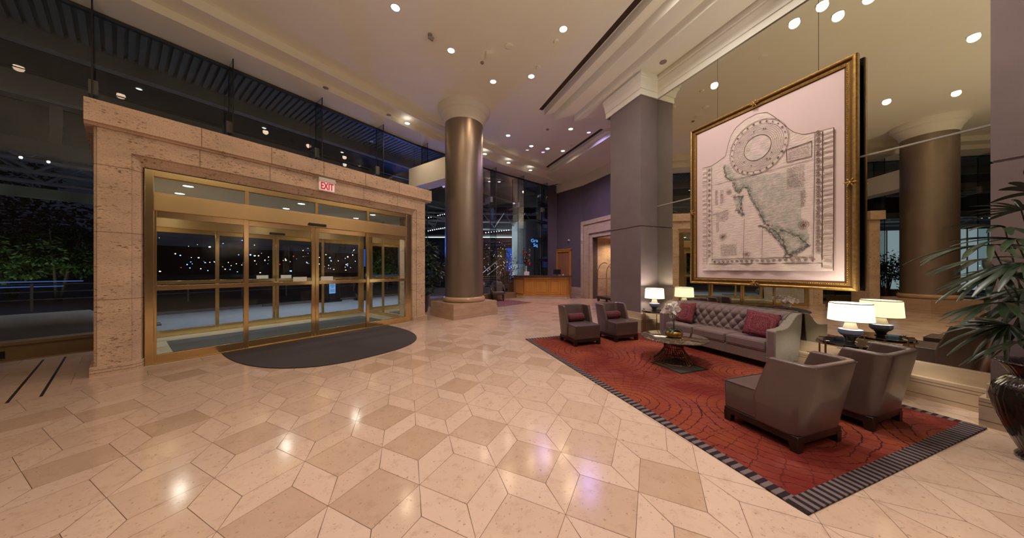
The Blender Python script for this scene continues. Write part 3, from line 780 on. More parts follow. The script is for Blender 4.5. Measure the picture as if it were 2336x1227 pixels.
# ---- slipper chairs: origin at floor centre, +y is the front
def chair_shell():
    bm = BM(); lv = []
    hw, yb = 0.325, -0.30
    zs = [0.13, 0.20, 0.28, 0.36, 0.44, 0.52, 0.60, 0.68, 0.74, 0.78]
    for z in zs:
        k = (z-0.13)/0.65
        back = yb - 0.115*k
        wing = 0.03 + 0.02*k if z < 0.36 else 0.045 - 0.135*((z-0.36)/0.42)**1.15   # front edge of the side wings
        w = hw + 0.015*k; th = 0.066; r = 0.10
        def path(w_, b_, r_):
            p = [(-w_, wing), (-w_, wing*0.5+(b_+r_)*0.5), (-w_, b_+r_)]
            for a in (22.5, 45, 67.5): p.append((-w_+r_-r_*math.cos(R(a)), b_+r_-r_*math.sin(R(a))))
            p += [(-w_+r_, b_), (-0.12, b_), (0.12, b_), (w_-r_, b_)]
            for a in (67.5, 45, 22.5): p.append((w_-r_+r_*math.cos(R(a)), b_+r_-r_*math.sin(R(a))))
            p += [(w_, b_+r_), (w_, wing*0.5+(b_+r_)*0.5), (w_, wing)]
            return p
        lv.append([[bm.verts.new((x, y, z)) for x, y in path(w, back, r)], [bm.verts.new((x, y, z)) for x, y in path(w-th, back+th+0.03*(1-k), r*0.6)]])
    for A, B in zip(lv, lv[1:]):
        for side in (0, 1):
            a, b = A[side], B[side]
            for i in range(len(a)-1): bm.faces.new((a[i], a[i+1], b[i+1], b[i]))
        for i in (0, -1): bm.faces.new((A[0][i], A[1][i], B[1][i], B[0][i]))
    for L_ in (lv[0], lv[-1]):
        for i in range(len(L_[0])-1): bm.faces.new((L_[0][i], L_[0][i+1], L_[1][i+1], L_[1][i]))
    return bm
def make_chair(label, group):
    t = thing('slipper_chair', label, 'chair', (0, 0, 0), 0, group)
    obj('backrest', chair_shell(), 'leather', t, bevel=0.022, seg=4)
    bm = BM()
    prism_x(bm, [(-0.27, 0.13), (0.325, 0.13), (0.335, 0.41), (-0.27, 0.425)], -0.305, 0.305)
    obj('seat', bm, 'leather', t, bevel=0.022, seg=4)
    bm = BM(); P_ = [(-0.306, -0.2, 0.422), (-0.306, 0.336, 0.412), (0.306, 0.336, 0.412), (0.306, -0.2, 0.422)]
    tube(bm, [(-0.30, -0.2, 0.421), (-0.30, 0.322, 0.409), (-0.292, 0.331, 0.409), (0.292, 0.331, 0.409), (0.30, 0.322, 0.409), (0.30, -0.2, 0.421)], 0.005, 6)
    tube(bm, [(-0.312, -0.05, 0.76), (-0.322, -0.34, 0.762), (-0.30, -0.40, 0.762), (0.30, -0.40, 0.762), (0.322, -0.34, 0.762), (0.312, -0.05, 0.76)], 0.004, 6)
    obj('piping', bm, 'leather', t, smooth=True)
    bm = BM(); box(bm, -0.312, 0.312, -0.295, 0.322, 0.075, 0.14); obj('base_rail', bm, 'wood_dark', t, bevel=0.004)
    for sx in (-1, 1):
        for y0, lean in ((0.288, 0.004), (-0.262, -0.004)):
            bm = BM(); v = box(bm, sx*0.278-0.036, sx*0.278+0.036, y0-0.036, y0+0.036, 0.0, 0.10)
            for w in v:
                if w.co.z < 0.01: w.co.x = sx*0.280+(w.co.x-sx*0.278)*0.82; w.co.y = y0+lean+(w.co.y-y0)*0.82
            obj('leg', bm, 'wood_dark', t)
    return t
G = 'leather slipper chairs around the red rug'
Z_RUG = 0.0125
c0 = make_chair('leather slipper chair facing the sofa end, left one of the far pair on the rug', G)
def put(t, s): p = WR(t, s); return (p[0], p[1], Z_RUG)
c0.location = put(3.436, 5.335); c0.rotation_euler = (0, 0, AR+PI)
c1 = dup(c0, put(4.446, 5.345), AR+PI+R(1.5), 'leather slipper chair nearest the grey pillar, with a burgundy bolster')
c2 = dup(c0, put(3.43, 1.755), AR+R(-1.5), 'nearest leather slipper chair, its back turned to the viewer at the rug front')
c3 = dup(c0, put(4.525, 1.725), AR+R(1), 'leather slipper chair seen from behind beside the round black lamp table')
def bolster_bm():
    bm = BM(); n = 18; rings = []
    for i in range(n+1):
        x = -0.215 + 0.43*i/n; e = min(1, (0.2152-abs(x))/0.03); r = 0.082*(max(e, 0)**0.5)
        rings.append([bm.verts.new((x, r*1.0*math.cos(2*PI*k/18), r*1.1*math.sin(2*PI*k/18))) for k in range(18)])
    for A, B in zip(rings, rings[1:]):
        for k in range(18): bm.faces.new((A[k], A[(k+1) % 18], B[(k+1) % 18], B[k]))
    bm.faces.new(rings[0]); bm.faces.new(rings[-1])
    return bm
b0 = obj('bolster_pillow', bolster_bm(), 'bolster', smooth='all')
labs = ['burgundy bolster pillow on the far leather chair standing further left', 'burgundy bolster pillow on the leather chair beside the grey pillar',
        'burgundy bolster pillow on the nearest leather chair, facing away', 'burgundy bolster pillow on the leather chair reflected low in the mirror']
for i, c in enumerate((c0, c1, c2, c3)):
    b = b0 if i == 0 else b0.copy()
    if i: COL.objects.link(b)
    a = c.rotation_euler[2]; off = rot(a, -0.01, -0.165)
    b.location = (c.location[0]+off[0], c.location[1]+off[1], Z_RUG+0.424+0.083); b.rotation_euler = (0, 0, a)
    tag(b, labs[i], 'pillow', 'burgundy bolster pillows on the chairs')

# ---- tufted sofa: local x along the length, +y is the back, origin at the front right floor corner mid
SL, SD = 2.10, 0.64
SA = R(21.2)
def Wsofa():
    p = WR(5.25, 2.745); return (p[0], p[1], 0.0)
t = thing('tufted_sofa', 'long mauve tufted sofa against the mirror wall under the framed map', 'sofa', Wsofa(), SA)
# local: x -> depth toward the wall, y -> along the wall
bm = BM(); box(bm, 0.02, 0.60, 0.02, SL-0.02, 0.12, 0.285); obj('base', bm, 'sofa', t, bevel=0.012)
armp = [(0.0, 0.12), (0.0, 0.635), (0.015, 0.65), (0.20, 0.655), (0.33, 0.675), (0.43, 0.735), (0.51, 0.81), (0.60, 0.865), (0.72, 0.88), (0.735, 0.86), (0.70, 0.55), (0.61, 0.12)]
for y0, y1 in ((0.0, 0.125), (SL-0.125, SL)):
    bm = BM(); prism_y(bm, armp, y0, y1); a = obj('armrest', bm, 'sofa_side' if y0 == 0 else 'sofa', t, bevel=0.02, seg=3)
bm = BM(); box(bm, -0.003, 0.02, 0.012, 0.113, 0.13, 0.63); obj('arm_front', bm, 'sofa', t, bevel=0.012)
bm = BM(); box(bm, -0.003, 0.02, SL-0.113, SL-0.012, 0.13, 0.63); obj('arm_front', bm, 'sofa', t, bevel=0.012)
# tufted back
bm = BM(); NU, NV = 260, 48; g = []; px, pv = 0.078, 0.125
y0, y1 = 0.10, SL-0.10
def tuft(u, v):
    a = u/px + v/pv; b = u/px - v/pv
    return (abs(math.sin(PI*a/2))*abs(math.sin(PI*b/2)))**0.42
for i in range(NU+1):
    row = []
    for j in range(NV+1):
        u = (y1-y0)*i/NU; v = 0.56*j/NV
        zz = 0.42 + v*0.80; xx = 0.455 + 0.10*(v/0.56)
        top = max(0.0, (v-0.44)/0.12); zz += 0.02*math.sin(min(1, top)*PI/2); xx += 0.10*top*top
        h = 0.064*tuft(u, v-0.06) * (1-0.5*top)
        if v < 0.06: h = 0.052*tuft(u, 0.0)*0.6 + 0.015
        row.append(bm.verts.new((xx-h, y0+u, zz+h*0.35)))
    g.append(row)
for i in range(NU):
    for j in range(NV): bm.faces.new((g[i][j], g[i+1][j], g[i+1][j+1], g[i][j+1]))
bk = obj('backrest', bm, 'sofa', t, smooth='all')
bm = BM(); prism_y(bm, [(0.47, 0.28), (0.47, 0.45), (0.60, 0.865), (0.65, 0.892), (0.72, 0.885), (0.735, 0.86), (0.70, 0.55), (0.61, 0.12), (0.50, 0.12)], 0.11, SL-0.11); obj('back_shell', bm, 'sofa', t, bevel=0.015)
for j, v in enumerate((0.06, 0.06+pv, 0.06+2*pv, 0.06+3*pv)):
    for i in range(-1, 30):
        # zero crossings of both waves: u/px+v/pv and u/px-v/pv even
        uu = px*(2*i + (0 if j % 2 == 0 else 1))
        if not (0.03 < uu < (y1-y0)-0.03): continue
        z = 0.42 + v*0.80; x = 0.455 + 0.10*(v/0.56)
        bm = BM(); ball(bm, (x-0.006, y0+uu, z), 0.011, 8, 6, (0.6, 1, 1)); obj('button', bm, 'sofa', bk, smooth='all')
for k in range(3):
    a = 0.13 + k*(SL-0.26)/3; b = a + (SL-0.26)/3
    bm = BM(); box(bm, 0.008, 0.47, a+0.003, b-0.003, 0.288, 0.452); c = obj('seat_cushion', bm, 'sofa', t, bevel=0.035, seg=4)
    bm = BM(); tube(bm, [(0.40, a+0.012, 0.445), (0.022, a+0.012, 0.442), (0.022, b-0.012, 0.442), (0.40, b-0.012, 0.445)], 0.006, 6)
    tube(bm, [(0.40, a+0.012, 0.297), (0.018, a+0.012, 0.297), (0.018, b-0.012, 0.297), (0.40, b-0.012, 0.297)], 0.006, 6); obj('piping', bm, 'sofa', c, smooth=True)
for x in (0.05, 0.55):
    for y in (0.06, SL-0.06):
        bm = BM(); box(bm, x-0.03, x+0.03, y-0.03, y+0.03, 0.0135 if x < 0.3 else 0.001, 0.12); obj('leg', bm, 'wood_dark', t)
def pillow_bm(w=0.44, d=0.13):
    bm = BM(); n = 14; lay = []
    for s in (1, -1):
        gr = []
        for i in range(n+1):
            row = []
            for j in range(n+1):
                u, v = 2*i/n-1, 2*j/n-1
                puff = ((1-u**4)*(1-v**4))**0.5*d*0.5
                k = 1-0.05*(1-abs(u))*abs(v)**3-0.05*(1-abs(v))*abs(u)**3
                row.append(bm.verts.new((s*puff, u*w/2*k, v*w/2*k)))
            gr.append(row)
        lay.append(gr)
        for i in range(n):
            for j in range(n): bm.faces.new((gr[i][j], gr[i+1][j], gr[i+1][j+1], gr[i][j+1]))
    bmesh.ops.remove_doubles(bm, verts=bm.verts, dist=0.0008)
    return bm
def sofa_pt(x, y, z): p = rot(SA, x, y); q = Wsofa(); return (q[0]+p[0], q[1]+p[1], z)
for (x, y, z, rx, ry, rz, lab) in ((0.36, SL-0.36, 0.663, R(-6), R(20), R(-14), 'square burgundy cushion at the far end of the tufted sofa, beside the orchid'),
                                   (0.345, 0.37, 0.66, R(8), R(22), R(24), 'square burgundy cushion in the near corner of the tufted sofa')):
    p = obj('throw_pillow', pillow_bm(), 'pillow', smooth='all'); p.location = sofa_pt(x, y, z); p.rotation_euler = (rx, ry, SA+rz)
    tag(p, lab, 'pillow', 'square cushions on the sofa')

# ---- round coffee table on a wire base
CT = (2.80, 4.90)
t = thing('coffee_table', 'round dark stone coffee table on a flared bronze wire base', 'coffee table', (CT[0], CT[1], Z_RUG))
bm = BM(); lathe(bm, [(0.0, 0.392), (0.50, 0.392), (0.515, 0.402), (0.515, 0.410), (0.507, 0.416), (0.0, 0.416)], 96, cap=False); obj('tabletop', bm, 'table_top', t, smooth=True)
prof = [(0.315, 0.012), (0.255, 0.07), (0.19, 0.15), (0.145, 0.225), (0.15, 0.29), (0.20, 0.35), (0.27, 0.388)]
for i in range(36):
    th = 2*PI*i/36; bm = BM()
    pts = []
    for k, (r, z) in enumerate(prof):
        a = th + 0.035*k; pts.append((r*math.cos(a), r*math.sin(a), z))
    tube(bm, pts, 0.0062, 6); obj('rod', bm, 'bronze', t, smooth=True)
for nm, r, z in (('base_ring', 0.315, 0.010), ('waist_ring', 0.147, 0.235), ('top_ring', 0.27, 0.386), ('lower_ring', 0.215, 0.115)):
    bm = BM(); tube(bm, [(r*math.cos(2*PI*k/48), r*math.sin(2*PI*k/48), z) for k in range(49)], 0.006, 6, cap=False); obj(nm, bm, 'bronze', t, smooth=True)
# ---- orchid in a gold bowl
ORC = (CT[0]-0.005, CT[1]-0.02, Z_RUG+0.4165)
t = thing('potted_orchid', 'white orchid in a rounded gold bowl on the coffee table', 'potted plant', ORC, R(10))
bm = BM(); lathe(bm, [(0.0, 0.0), (0.085, 0.0), (0.118, 0.02), (0.13, 0.055), (0.124, 0.09), (0.108, 0.106), (0.104, 0.104), (0.118, 0.085), (0.10, 0.075), (0.0, 0.08)], 40, cap=False)
for v in bm.verts: v.co.x *= 1.12
obj('pot', bm, 'gold_pot', t, smooth=True)
bm = BM(); lathe(bm, [(0.115, 0.078), (0.09, 0.098), (0.0, 0.105)], 24, cap=False); obj('moss', bm, 'moss', t, smooth=True)
rg = random.Random(11)
for k in range(8):
    a = k*PI/4 + rg.uniform(-0.3, 0.3); L_ = rg.uniform(0.13, 0.20); bm = BM(); prev = None
    for i in range(7):
        s = i/6; r_ = L_*s; z = 0.10 + 0.13*s - 0.15*s*s*rg.uniform(0.8, 1.3); w = 0.032*math.sin(PI*min(1, s*0.9+0.12))
        c_, s_ = math.cos(a), math.sin(a)
        cur = [bm.verts.new((r_*c_ - w*s_, r_*s_ + w*c_, z+0.006)), bm.verts.new((r_*c_, r_*s_, z)), bm.verts.new((r_*c_ + w*s_, r_*s_ - w*c_, z+0.006))]
        if prev:
            bm.faces.new((prev[0], cur[0], cur[1], prev[1])); bm.faces.new((prev[1], cur[1], cur[2], prev[2]))
        prev = cur
    obj('leaf', bm, 'orchid_leaf', t, smooth='all')
def flower_bm(rg):
    bm = BM(); n = Vector((rg.uniform(-1, 1), rg.uniform(-1, 0.4), rg.uniform(-0.25, 0.5))).normalized()
    a = n.cross(Vector((0, 0, 1))).normalized(); b = n.cross(a)
    for k in range(5):
        th = 2*PI*k/5 + 0.3; d = a*math.cos(th) + b*math.sin(th); e = n.cross(d); L_ = 0.046 if k % 2 else 0.040; w = 0.023
        pts = [n*0.002, d*L_*0.4+e*w*0.8+n*0.006, d*L_*0.8+e*w*0.75+n*0.010, d*L_+n*0.006, d*L_*0.8-e*w*0.75+n*0.010, d*L_*0.4-e*w*0.8+n*0.006]
        vs = [bm.verts.new(p) for p in pts]; bm.faces.new(vs)
    ball(bm, n*0.009, 0.006, 6, 4)
    return bm
for k, (dx, dy, ht) in enumerate(((-0.17, -0.05, 0.44), (-0.08, 0.02, 0.49), (0.035, -0.03, 0.43), (-0.03, 0.09, 0.47), (0.11, 0.11, 0.50), (0.02, 0.03, 0.36))):
    bm = BM(); pts = []
    for i in range(11):
        s = i/10; arch = max(0, s-0.55)/0.45
        pts.append((dx*s*0.75 + dx*0.75*arch, dy*s + dy*0.6*arch, 0.09 + ht*(math.sin(s*PI*0.62)/math.sin(PI*0.5))*0.95 - 0.0))
    tube(bm, pts, 0.0032, 6); st = obj('stem', bm, 'stem', t, smooth=True)
    for m in range(13):
        s = 0.45 + 0.55*m/12; i = s*10; i0 = min(9, int(i)); f = i-i0
        p = Vector(pts[i0]).lerp(Vector(pts[i0+1]), f) + Vector((rg.uniform(-.035, .035), rg.uniform(-.035, .035), rg.uniform(-.05, .02)))
        fb = flower_bm(rg); bmesh.ops.translate(fb, verts=fb.verts, vec=p); obj('flower', fb, 'petal', st, smooth='all')

# ---- round side tables with gold brackets and the two table lamps
def side_table(label, loc, rz, k_=1.0):
    t = thing('side_table', label, 'side table', loc, rz, 'round black lamp tables')
    bm = BM(); lathe(bm, [(0.0, 0.582), (0.305, 0.582), (0.31, 0.586), (0.31, 0.612), (0.305, 0.616), (0.0, 0.616)], 72, cap=False); obj('tabletop', bm, 'black_glass', t, smooth=True)
    for k in range(5):
        a = 2*PI*k/5 + 0.2; c_, s_ = math.cos(a), math.sin(a)
        bm = BM(); tube(bm, [(0.318*c_, 0.318*s_, 0.0), (0.318*c_, 0.318*s_, 0.625)], 0.011, 8)
        tube(bm, [(0.318*c_, 0.318*s_, 0.625), (0.27*c_, 0.27*s_, 0.6235)], 0.0065, 8); obj('leg', bm, 'gold_metal', t, smooth=True)
    bm = BM(); tube(bm, [(0.316*math.cos(2*PI*k/48), 0.316*math.sin(2*PI*k/48), 0.578) for k in range(49)], 0.006, 6, cap=False); obj('apron_ring', bm, 'gold_metal', t, smooth=True)
    t.scale = (k_, k_, 1)
    return t
def table_lamp(label, loc, rz):
    t = thing('table_lamp', label, 'table lamp', loc, rz, 'lit drum-shade table lamps')
    bm = BM(); lathe(bm, [(0.0, 0.0), (0.062, 0.0), (0.064, 0.006), (0.045, 0.02), (0.05, 0.045), (0.075, 0.085), (0.0, 0.085)], 40, cap=False); obj('foot', bm, 'lamp_foot', t, smooth=True)
    bm = BM(); lathe(bm, [(0.0, 0.083), (0.085, 0.086), (0.112, 0.118), (0.113, 0.17), (0.10, 0.176), (0.0, 0.176)], 48, cap=False); obj('bowl', bm, 'bowl_blue', t, smooth=True)
    bm = BM(); lathe(bm, [(0.072, 0.177), (0.046, 0.272), (0.042, 0.285), (0.012, 0.30)], 32); obj('neck', bm, 'neck', t, smooth=True)
    bm = BM(); tube(bm, [(0, 0, 0.30), (0, 0, 0.52)], 0.006, 8); obj('rod', bm, 'gold_metal', t)
    bm = BM(); lathe(bm, [(0.213, 0.285), (0.198, 0.525), (0.195, 0.525), (0.210, 0.285), (0.213, 0.285)], 64, cap=False); sh = obj('lamp_shade', bm, 'shade', t, smooth=True)
    bm = BM(); lathe(bm, [(0.2145, 0.284), (0.2140, 0.290), (0.2085, 0.290), (0.2085, 0.284), (0.2145, 0.284)], 64, cap=False); lathe(bm, [(0.1995, 0.518), (0.1990, 0.527), (0.1935, 0.527), (0.1935, 0.518), (0.1995, 0.518)], 64, cap=False); obj('shade_trim', bm, 'lamp_foot', sh, smooth=True)
    l = bpy.data.lights.new('bulb', 'POINT'); l.energy = 26; l.color = (1, 0.93, 0.78); l.shadow_soft_size = 0.05
    lo = bpy.data.objects.new('bulb', l); COL.objects.link(lo); lo.parent = t; lo.location = (0, 0, 0.455)
    return t
p = WM(5.66, 1.87); side_table('round black side table with gold legs between the tufted sofa and the near chairs', (p[0], p[1], 0.001), AM)
table_lamp('large lit drum-shade table lamp on the near black side table by the mirror', (p[0], p[1], 0.6165), AM)
ga = p
p = WM(5.62, 5.0); side_table('small round black side table between the grey pillar and the far sofa arm', (p[0], p[1], 0.001), AM+R(20), 0.87)
table_lamp('lit drum-shade table lamp against the grey pillar behind the far chair', (p[0], p[1], 0.6165), AM)
# little clear glass ornament on the near table
t = thing('glass_ornament', 'small clear glass flower ornament beside the foot of the near table lamp', 'ornament', (ga[0]+0.03, ga[1]-0.20, 0.6168), 0)
gm, N_, L_, b_ = new_mat('clear_ornament_glass'); b_.inputs['Transmission Weight'].default_value = 0.9; b_.inputs['Roughness'].default_value = 0.02; b_.inputs['Base Color'].default_value = (0.95, 0.93, 0.85, 1)
bm = BM(); lathe(bm, [(0.0, 0.0), (0.022, 0.0), (0.020, 0.005), (0.004, 0.010), (0.004, 0.03), (0.0, 0.032)], 16, cap=False); obj('foot', bm, gm, t, smooth=True)
for k in range(6):
    a = k*PI/3; bm = BM(); tube(bm, [(0, 0, 0.028), (0.018*math.cos(a), 0.018*math.sin(a), 0.05), (0.03*math.cos(a), 0.03*math.sin(a), 0.045)], [0.004, 0.007, 0.002], 6); obj('petal', bm, gm, t, smooth=True)
# ================================================================= PICTURE
FW, FZ0, FZ1 = 2.46, 1.285, 4.645
PS = 4.365                                   # s of the left edge; picture x runs right = decreasing s
t = thing('framed_map_picture', 'huge gilt-framed embroidered map hanging in front of the mirror wall', 'picture', WM(6.0, PS, FZ0), AM)
# local: x = depth toward the wall, y = -picture_x, z from the bottom
FH = FZ1-FZ0
fp = [(0.0, 0.10), (0.015, 0.10), (0.015, 0.0), (0.0, 0.0)]
def frame_profile():
    # (inset from the outer edge, depth toward the viewer)
    return [(0.0, 0.0), (0.0, 0.055), (0.012, 0.075), (0.03, 0.085), (0.045, 0.075), (0.052, 0.055), (0.075, 0.048), (0.09, 0.060), (0.105, 0.058), (0.115, 0.038), (0.135, 0.030), (0.142, 0.012), (0.142, 0.0)]
bm = BM(); fpz = frame_profile(); rings = []
for (cy_, cz_, sy, sz) in ((0, 0, -1, 1), (-FW, 0, 1, 1), (-FW, FH, 1, -1), (0, FH, -1, -1)):
    rings.append([bm.verts.new((0.03-d, cy_+sy*i, cz_+sz*i)) for i, d in fpz])
for k in range(4):
    A, B = rings[k], rings[(k+1) % 4]
    for i in range(len(fpz)-1):
        f = bm.faces.new((A[i], B[i], B[i+1], A[i+1]))
        if i in (4, 5, 9): f.material_index = 1
obj('frame', bm, ['gilt', 'gilt_dark'], t)
bm = BM()
def beads(n, along_y, fixed, a, b):
    for i in range(n):
        v = a+(b-a)*(i+0.5)/n
        c = (0.03-0.062, v, fixed) if along_y else (0.03-0.062, fixed, v)
        ball(bm, c, 0.0085, 6, 4)
for z in (0.098, FH-0.098): beads(90, True, z, -FW+0.1, -0.1)
for y in (-0.098, -FW+0.098): beads(120, False, y, 0.1, FH-0.1)
obj('beading', bm, 'gilt', t, smooth='all')
for (y, z) in ((-FW/2, 0.06), (-FW/2, FH-0.06), (-0.06, FH*0.46), (-FW+0.06, FH*0.46)):
    bm = BM(); c = (0.03-0.085, y, z)
    for k in range(6):
        a = k*PI/3; tube(bm, [c, (c[0]-0.012, y+0.05*math.cos(a), z+0.05*math.sin(a)), (c[0], y+0.075*math.cos(a), z+0.07*math.sin(a))], [0.012, 0.010, 0.002], 6)
    ball(bm, (c[0]-0.015, y, z), 0.018, 8, 6); obj('corner_ornament', bm, 'gilt', t, smooth='all')
bm = BM(); box(bm, 0.0, 0.012, -FW+0.12, -0.12, 0.12, FH-0.12); obj('backing_paper', bm, 'paper', t)
bm = BM(); box(bm, 0.032, 0.055, -FW+0.005, -0.005, 0.005, FH-0.005); obj('back_board', bm, 'wood_dark', t)
def PP(px, pz, d=0.0): return (-0.012-d, -px, pz-FZ0)
# the quilt: outline with an arched top, rippled lower hem
outl = [(0.251, 3.745), (0.445, 3.724), (0.60, 3.775), (0.725, 3.834), (0.76, 3.98), (0.80, 4.15), (0.90, 4.30), (1.05, 4.375), (1.232, 4.402), (1.40, 4.35), (1.505, 4.22), (1.62, 4.05), (1.687, 3.94), (1.766, 3.835), (1.881, 3.744), (2.026, 3.718), (2.235, 3.70)]
def top_at(x):
    for (a, za), (b, zb) in zip(outl, outl[1:]):
        if a <= x <= b: return za+(zb-za)*(x-a)/(b-a)
    return 3.7
def mat_quilt():
    m, N, L, b = new_mat('map_quilt_cloth')
    at = N.new('ShaderNodeAttribute'); at.attribute_name = 'land'
    v = mapping(N, L)
    n1 = noise(N, L, v, 14, 6, 0.7); n2 = noise(N, L, v, 5, 4, 0.6); n3 = noise(N, L, v, 55, 4, 0.7)
    c = mixc(N, L, ramp(N, L, n2, 0.35, 0.65), (0.70, 0.575, 0.49), (0.67, 0.52, 0.485))
    lnd = mathn(N, L, 'MULTIPLY', at.outputs['Fac'], ramp(N, L, n1, 0.28, 0.60))
    c = mixc(N, L, mathn(N, L, 'MULTIPLY', lnd, 0.85), c, mixc(N, L, n1, (0.16, 0.18, 0.14), (0.46, 0.44, 0.36)))
    ac = N.new('ShaderNodeAttribute'); ac.attribute_name = 'coast'
    n5 = noise(N, L, v, 26, 5, 0.7)
    c = mixc(N, L, mathn(N, L, 'MULTIPLY', ac.outputs['Fac'], ramp(N, L, n5, 0.42, 0.56)), c, (0.115, 0.125, 0.095))
    c = mixc(N, L, mathn(N, L, 'MULTIPLY', ramp(N, L, n3, 0.58, 0.72), 0.22), c, (0.22, 0.15, 0.12))
    L.new(c, b.inputs['Base Color']); b.inputs['Roughness'].default_value = 0.85
    bp = N.new('ShaderNodeBump'); bp.inputs['Strength'].default_value = 0.6; bp.inputs['Distance'].default_value = 0.02
    vs = mapping(N, L, (1, 1, 4.0))
    L.new(noise(N, L, vs, 11, 5, 0.6), bp.inputs['Height']); L.new(bp.outputs[0], b.inputs['Normal'])
    return m
def inpoly(x, y, P):
    c = False
    for (x0, y0), (x1, y1) in zip(P, P[1:]+P[:1]):
        if (y0 > y) != (y1 > y) and x < (x1-x0)*(y-y0)/(y1-y0)+x0: c = not c
    return c
LAND = [[(0.70, 3.63), (0.73, 3.42), (0.85, 3.31), (0.90, 3.12), (0.96, 3.05), (1.04, 3.14), (1.11, 3.1), (1.16, 2.9), (1.27, 2.66), (1.36, 2.43), (1.51, 2.26), (1.62, 2.10), (1.69, 1.84), (1.83, 1.90), (1.96, 1.97), (1.94, 2.2), (1.85, 2.45), (1.90, 2.9), (1.75, 3.2), (1.33, 3.27), (1.1, 3.31), (0.9, 3.37), (0.8, 3.6)],
        [(0.85, 3.0), (1.02, 2.96), (0.99, 2.80), (1.04, 2.59), (0.92, 2.73)],
        [(1.29, 2.37), (1.39, 2.32), (1.57, 2.08), (1.67, 1.90), (1.66, 1.78), (1.80, 1.84), (1.94, 1.98), (1.83, 2.13), (1.55, 2.28)]]
COAST = [LAND[0][:15], LAND[1], LAND[2]]
nx, nz = 120, 150; vt = []; fc = []; land = []; coast = []
def seg_d(x, z, a, b):
    dx, dz = b[0]-a[0], b[1]-a[1]; k = max(0, min(1, ((x-a[0])*dx+(z-a[1])*dz)/(dx*dx+dz*dz))); return math.hypot(x-a[0]-dx*k, z-a[1]-dz*k)

for i in range(nx+1):
    x = 0.262+(2.222-0.262)*i/nx; zt = top_at(x)
    for j in range(nz+1):
        k = j/nz; zb = 1.570; z = zb+(zt-zb)*k
        hem = max(0, 1-k*9); edge = min(1, min(x-0.26, 2.225-x)/0.03)
        d = 0.006 + 0.022*hem*(0.5+0.5*math.sin(x*16.5+0.8*math.sin(x*5))) + 0.003*math.sin(x*31+z*7)*math.sin(z*22)
        if x > 2.09: d += 0.006*math.sin(z*70+3*math.sin(z*9))
        if x < 0.36: d += 0.004*math.sin(z*66)
        vt.append(PP(x, z, d)); l = 0.0
        for P in LAND:
            if inpoly(x, z, P): l = 1.0
        dc = math.hypot(x-1.255, z-3.785)
        if dc < 0.215: l = 0.55*(0.5+0.5*math.sin(x*23+math.sin(z*17)*2))
        elif dc < 0.47: l = 0
        land.append(l)
        cd = min([seg_d(x, z, a_, b_) for P in COAST for a_, b_ in zip(P, P[1:])])
        coast.append(max(0.0, 1-cd/0.085) if (l > 0.9 or cd < 0.03) else 0.0)
for i in range(nx):
    for j in range(nz):
        a = i*(nz+1)+j; fc.append((a, a+1, a+nz+2, a+nz+1))
me = bpy.data.meshes.new('quilt'); me.from_pydata(vt, [], fc); me.materials.append(mat_quilt())
at = me.attributes.new('land', 'FLOAT', 'POINT'); at.data.foreach_set('value', land)
at = me.attributes.new('coast', 'FLOAT', 'POINT'); at.data.foreach_set('value', coast)
me.polygons.foreach_set('use_smooth', [True]*len(me.polygons))
q = bpy.data.objects.new('quilt', me); COL.objects.link(q); q.parent = t
CX, CZ = 1.255, 3.785
bm = BM()
for r_, w in ((0.215, 0.004), (0.245, 0.0016), (0.27, 0.0016), (0.295, 0.0016), (0.32, 0.0016), (0.345, 0.0016), (0.37, 0.0016), (0.395, 0.002), (0.455, 0.0024), (0.470, 0.0016)):
    tube(bm, [PP(CX+r_*0.97*math.cos(2*PI*k/72), CZ+r_*1.03*math.sin(2*PI*k/72), 0.012) for k in range(73)], w, 5, cap=False)
obj('embroidered_ring', bm, 'ink', q)
rg = random.Random(4)
bm = BM()
def star(bm, x, z, r_):
    vs = []
    for k in range(10):
        a = k*PI/5 + PI/2; rr = r_ if k % 2 == 0 else r_*0.42
        vs.append(bm.verts.new(PP(x+rr*math.cos(a), z+rr*math.sin(a), 0.018)))
    bm.faces.new(vs)
for k in range(26):
    a = 2*PI*k/26; star(bm, CX+0.425*0.97*math.cos(a), CZ+0.425*1.03*math.sin(a), rg.uniform(0.017, 0.028))
for k in range(9):
    a = rg.uniform(0, 2*PI); star(bm, CX+rg.choice([0.36, 0.30, 0.26])*math.cos(a), CZ+0.31*math.sin(a), 0.018)
obj('sequin_pattern', bm, 'ink', q)
# drawn lines, coasts, panels of writing, scrolls
bm = BM()
def line(pts, w=0.0022, d=0.014): tube(bm, [PP(x, z, d) for x, z in pts], w, 4)
line([(0.466, 3.32), (1.998, 3.312)])
line([(1.673, 3.584), (1.983, 3.598), (1.983, 3.365), (1.679, 3.375), (1.673, 3.584)], 0.005)
for P in COAST:
    pts = []
    for (a, za), (b, zb) in zip(P, P[1:]):
        for k in range(7): pts.append((a+(b-a)*k/7+rg.uniform(-.014, .014), za+(zb-za)*k/7+rg.uniform(-.014, .014)))
    line(pts, 0.0032)
line([(0.458, 3.69), (0.466, 1.72)], 0.003); line([(0.363, 3.70), (0.36, 1.58)], 0.003); line([(2.020, 3.70), (2.0, 1.70)], 0.003)
line([(2.106, 3.69), (2.10, 1.60)], 0.006); line([(2.225, 3.695), (2.222, 1.575)], 0.005); line([(0.40, 1.705), (2.10, 1.69)], 0.006); line([(0.46, 1.80), (2.0, 1.79)], 0.003)
line([(x_, top_at(x_)) for x_ in [0.262+1.96*k/60 for k in range(61)]], 0.003, 0.010)
line([(1.04, 1.80), (1.05, 2.55)], 0.002); line([(1.33, 1.80), (1.34, 2.3)], 0.002); line([(0.47, 2.71), (0.78, 2.76)], 0.0025)
obj('drawn_line', bm, 'ink', q)
bm = BM()
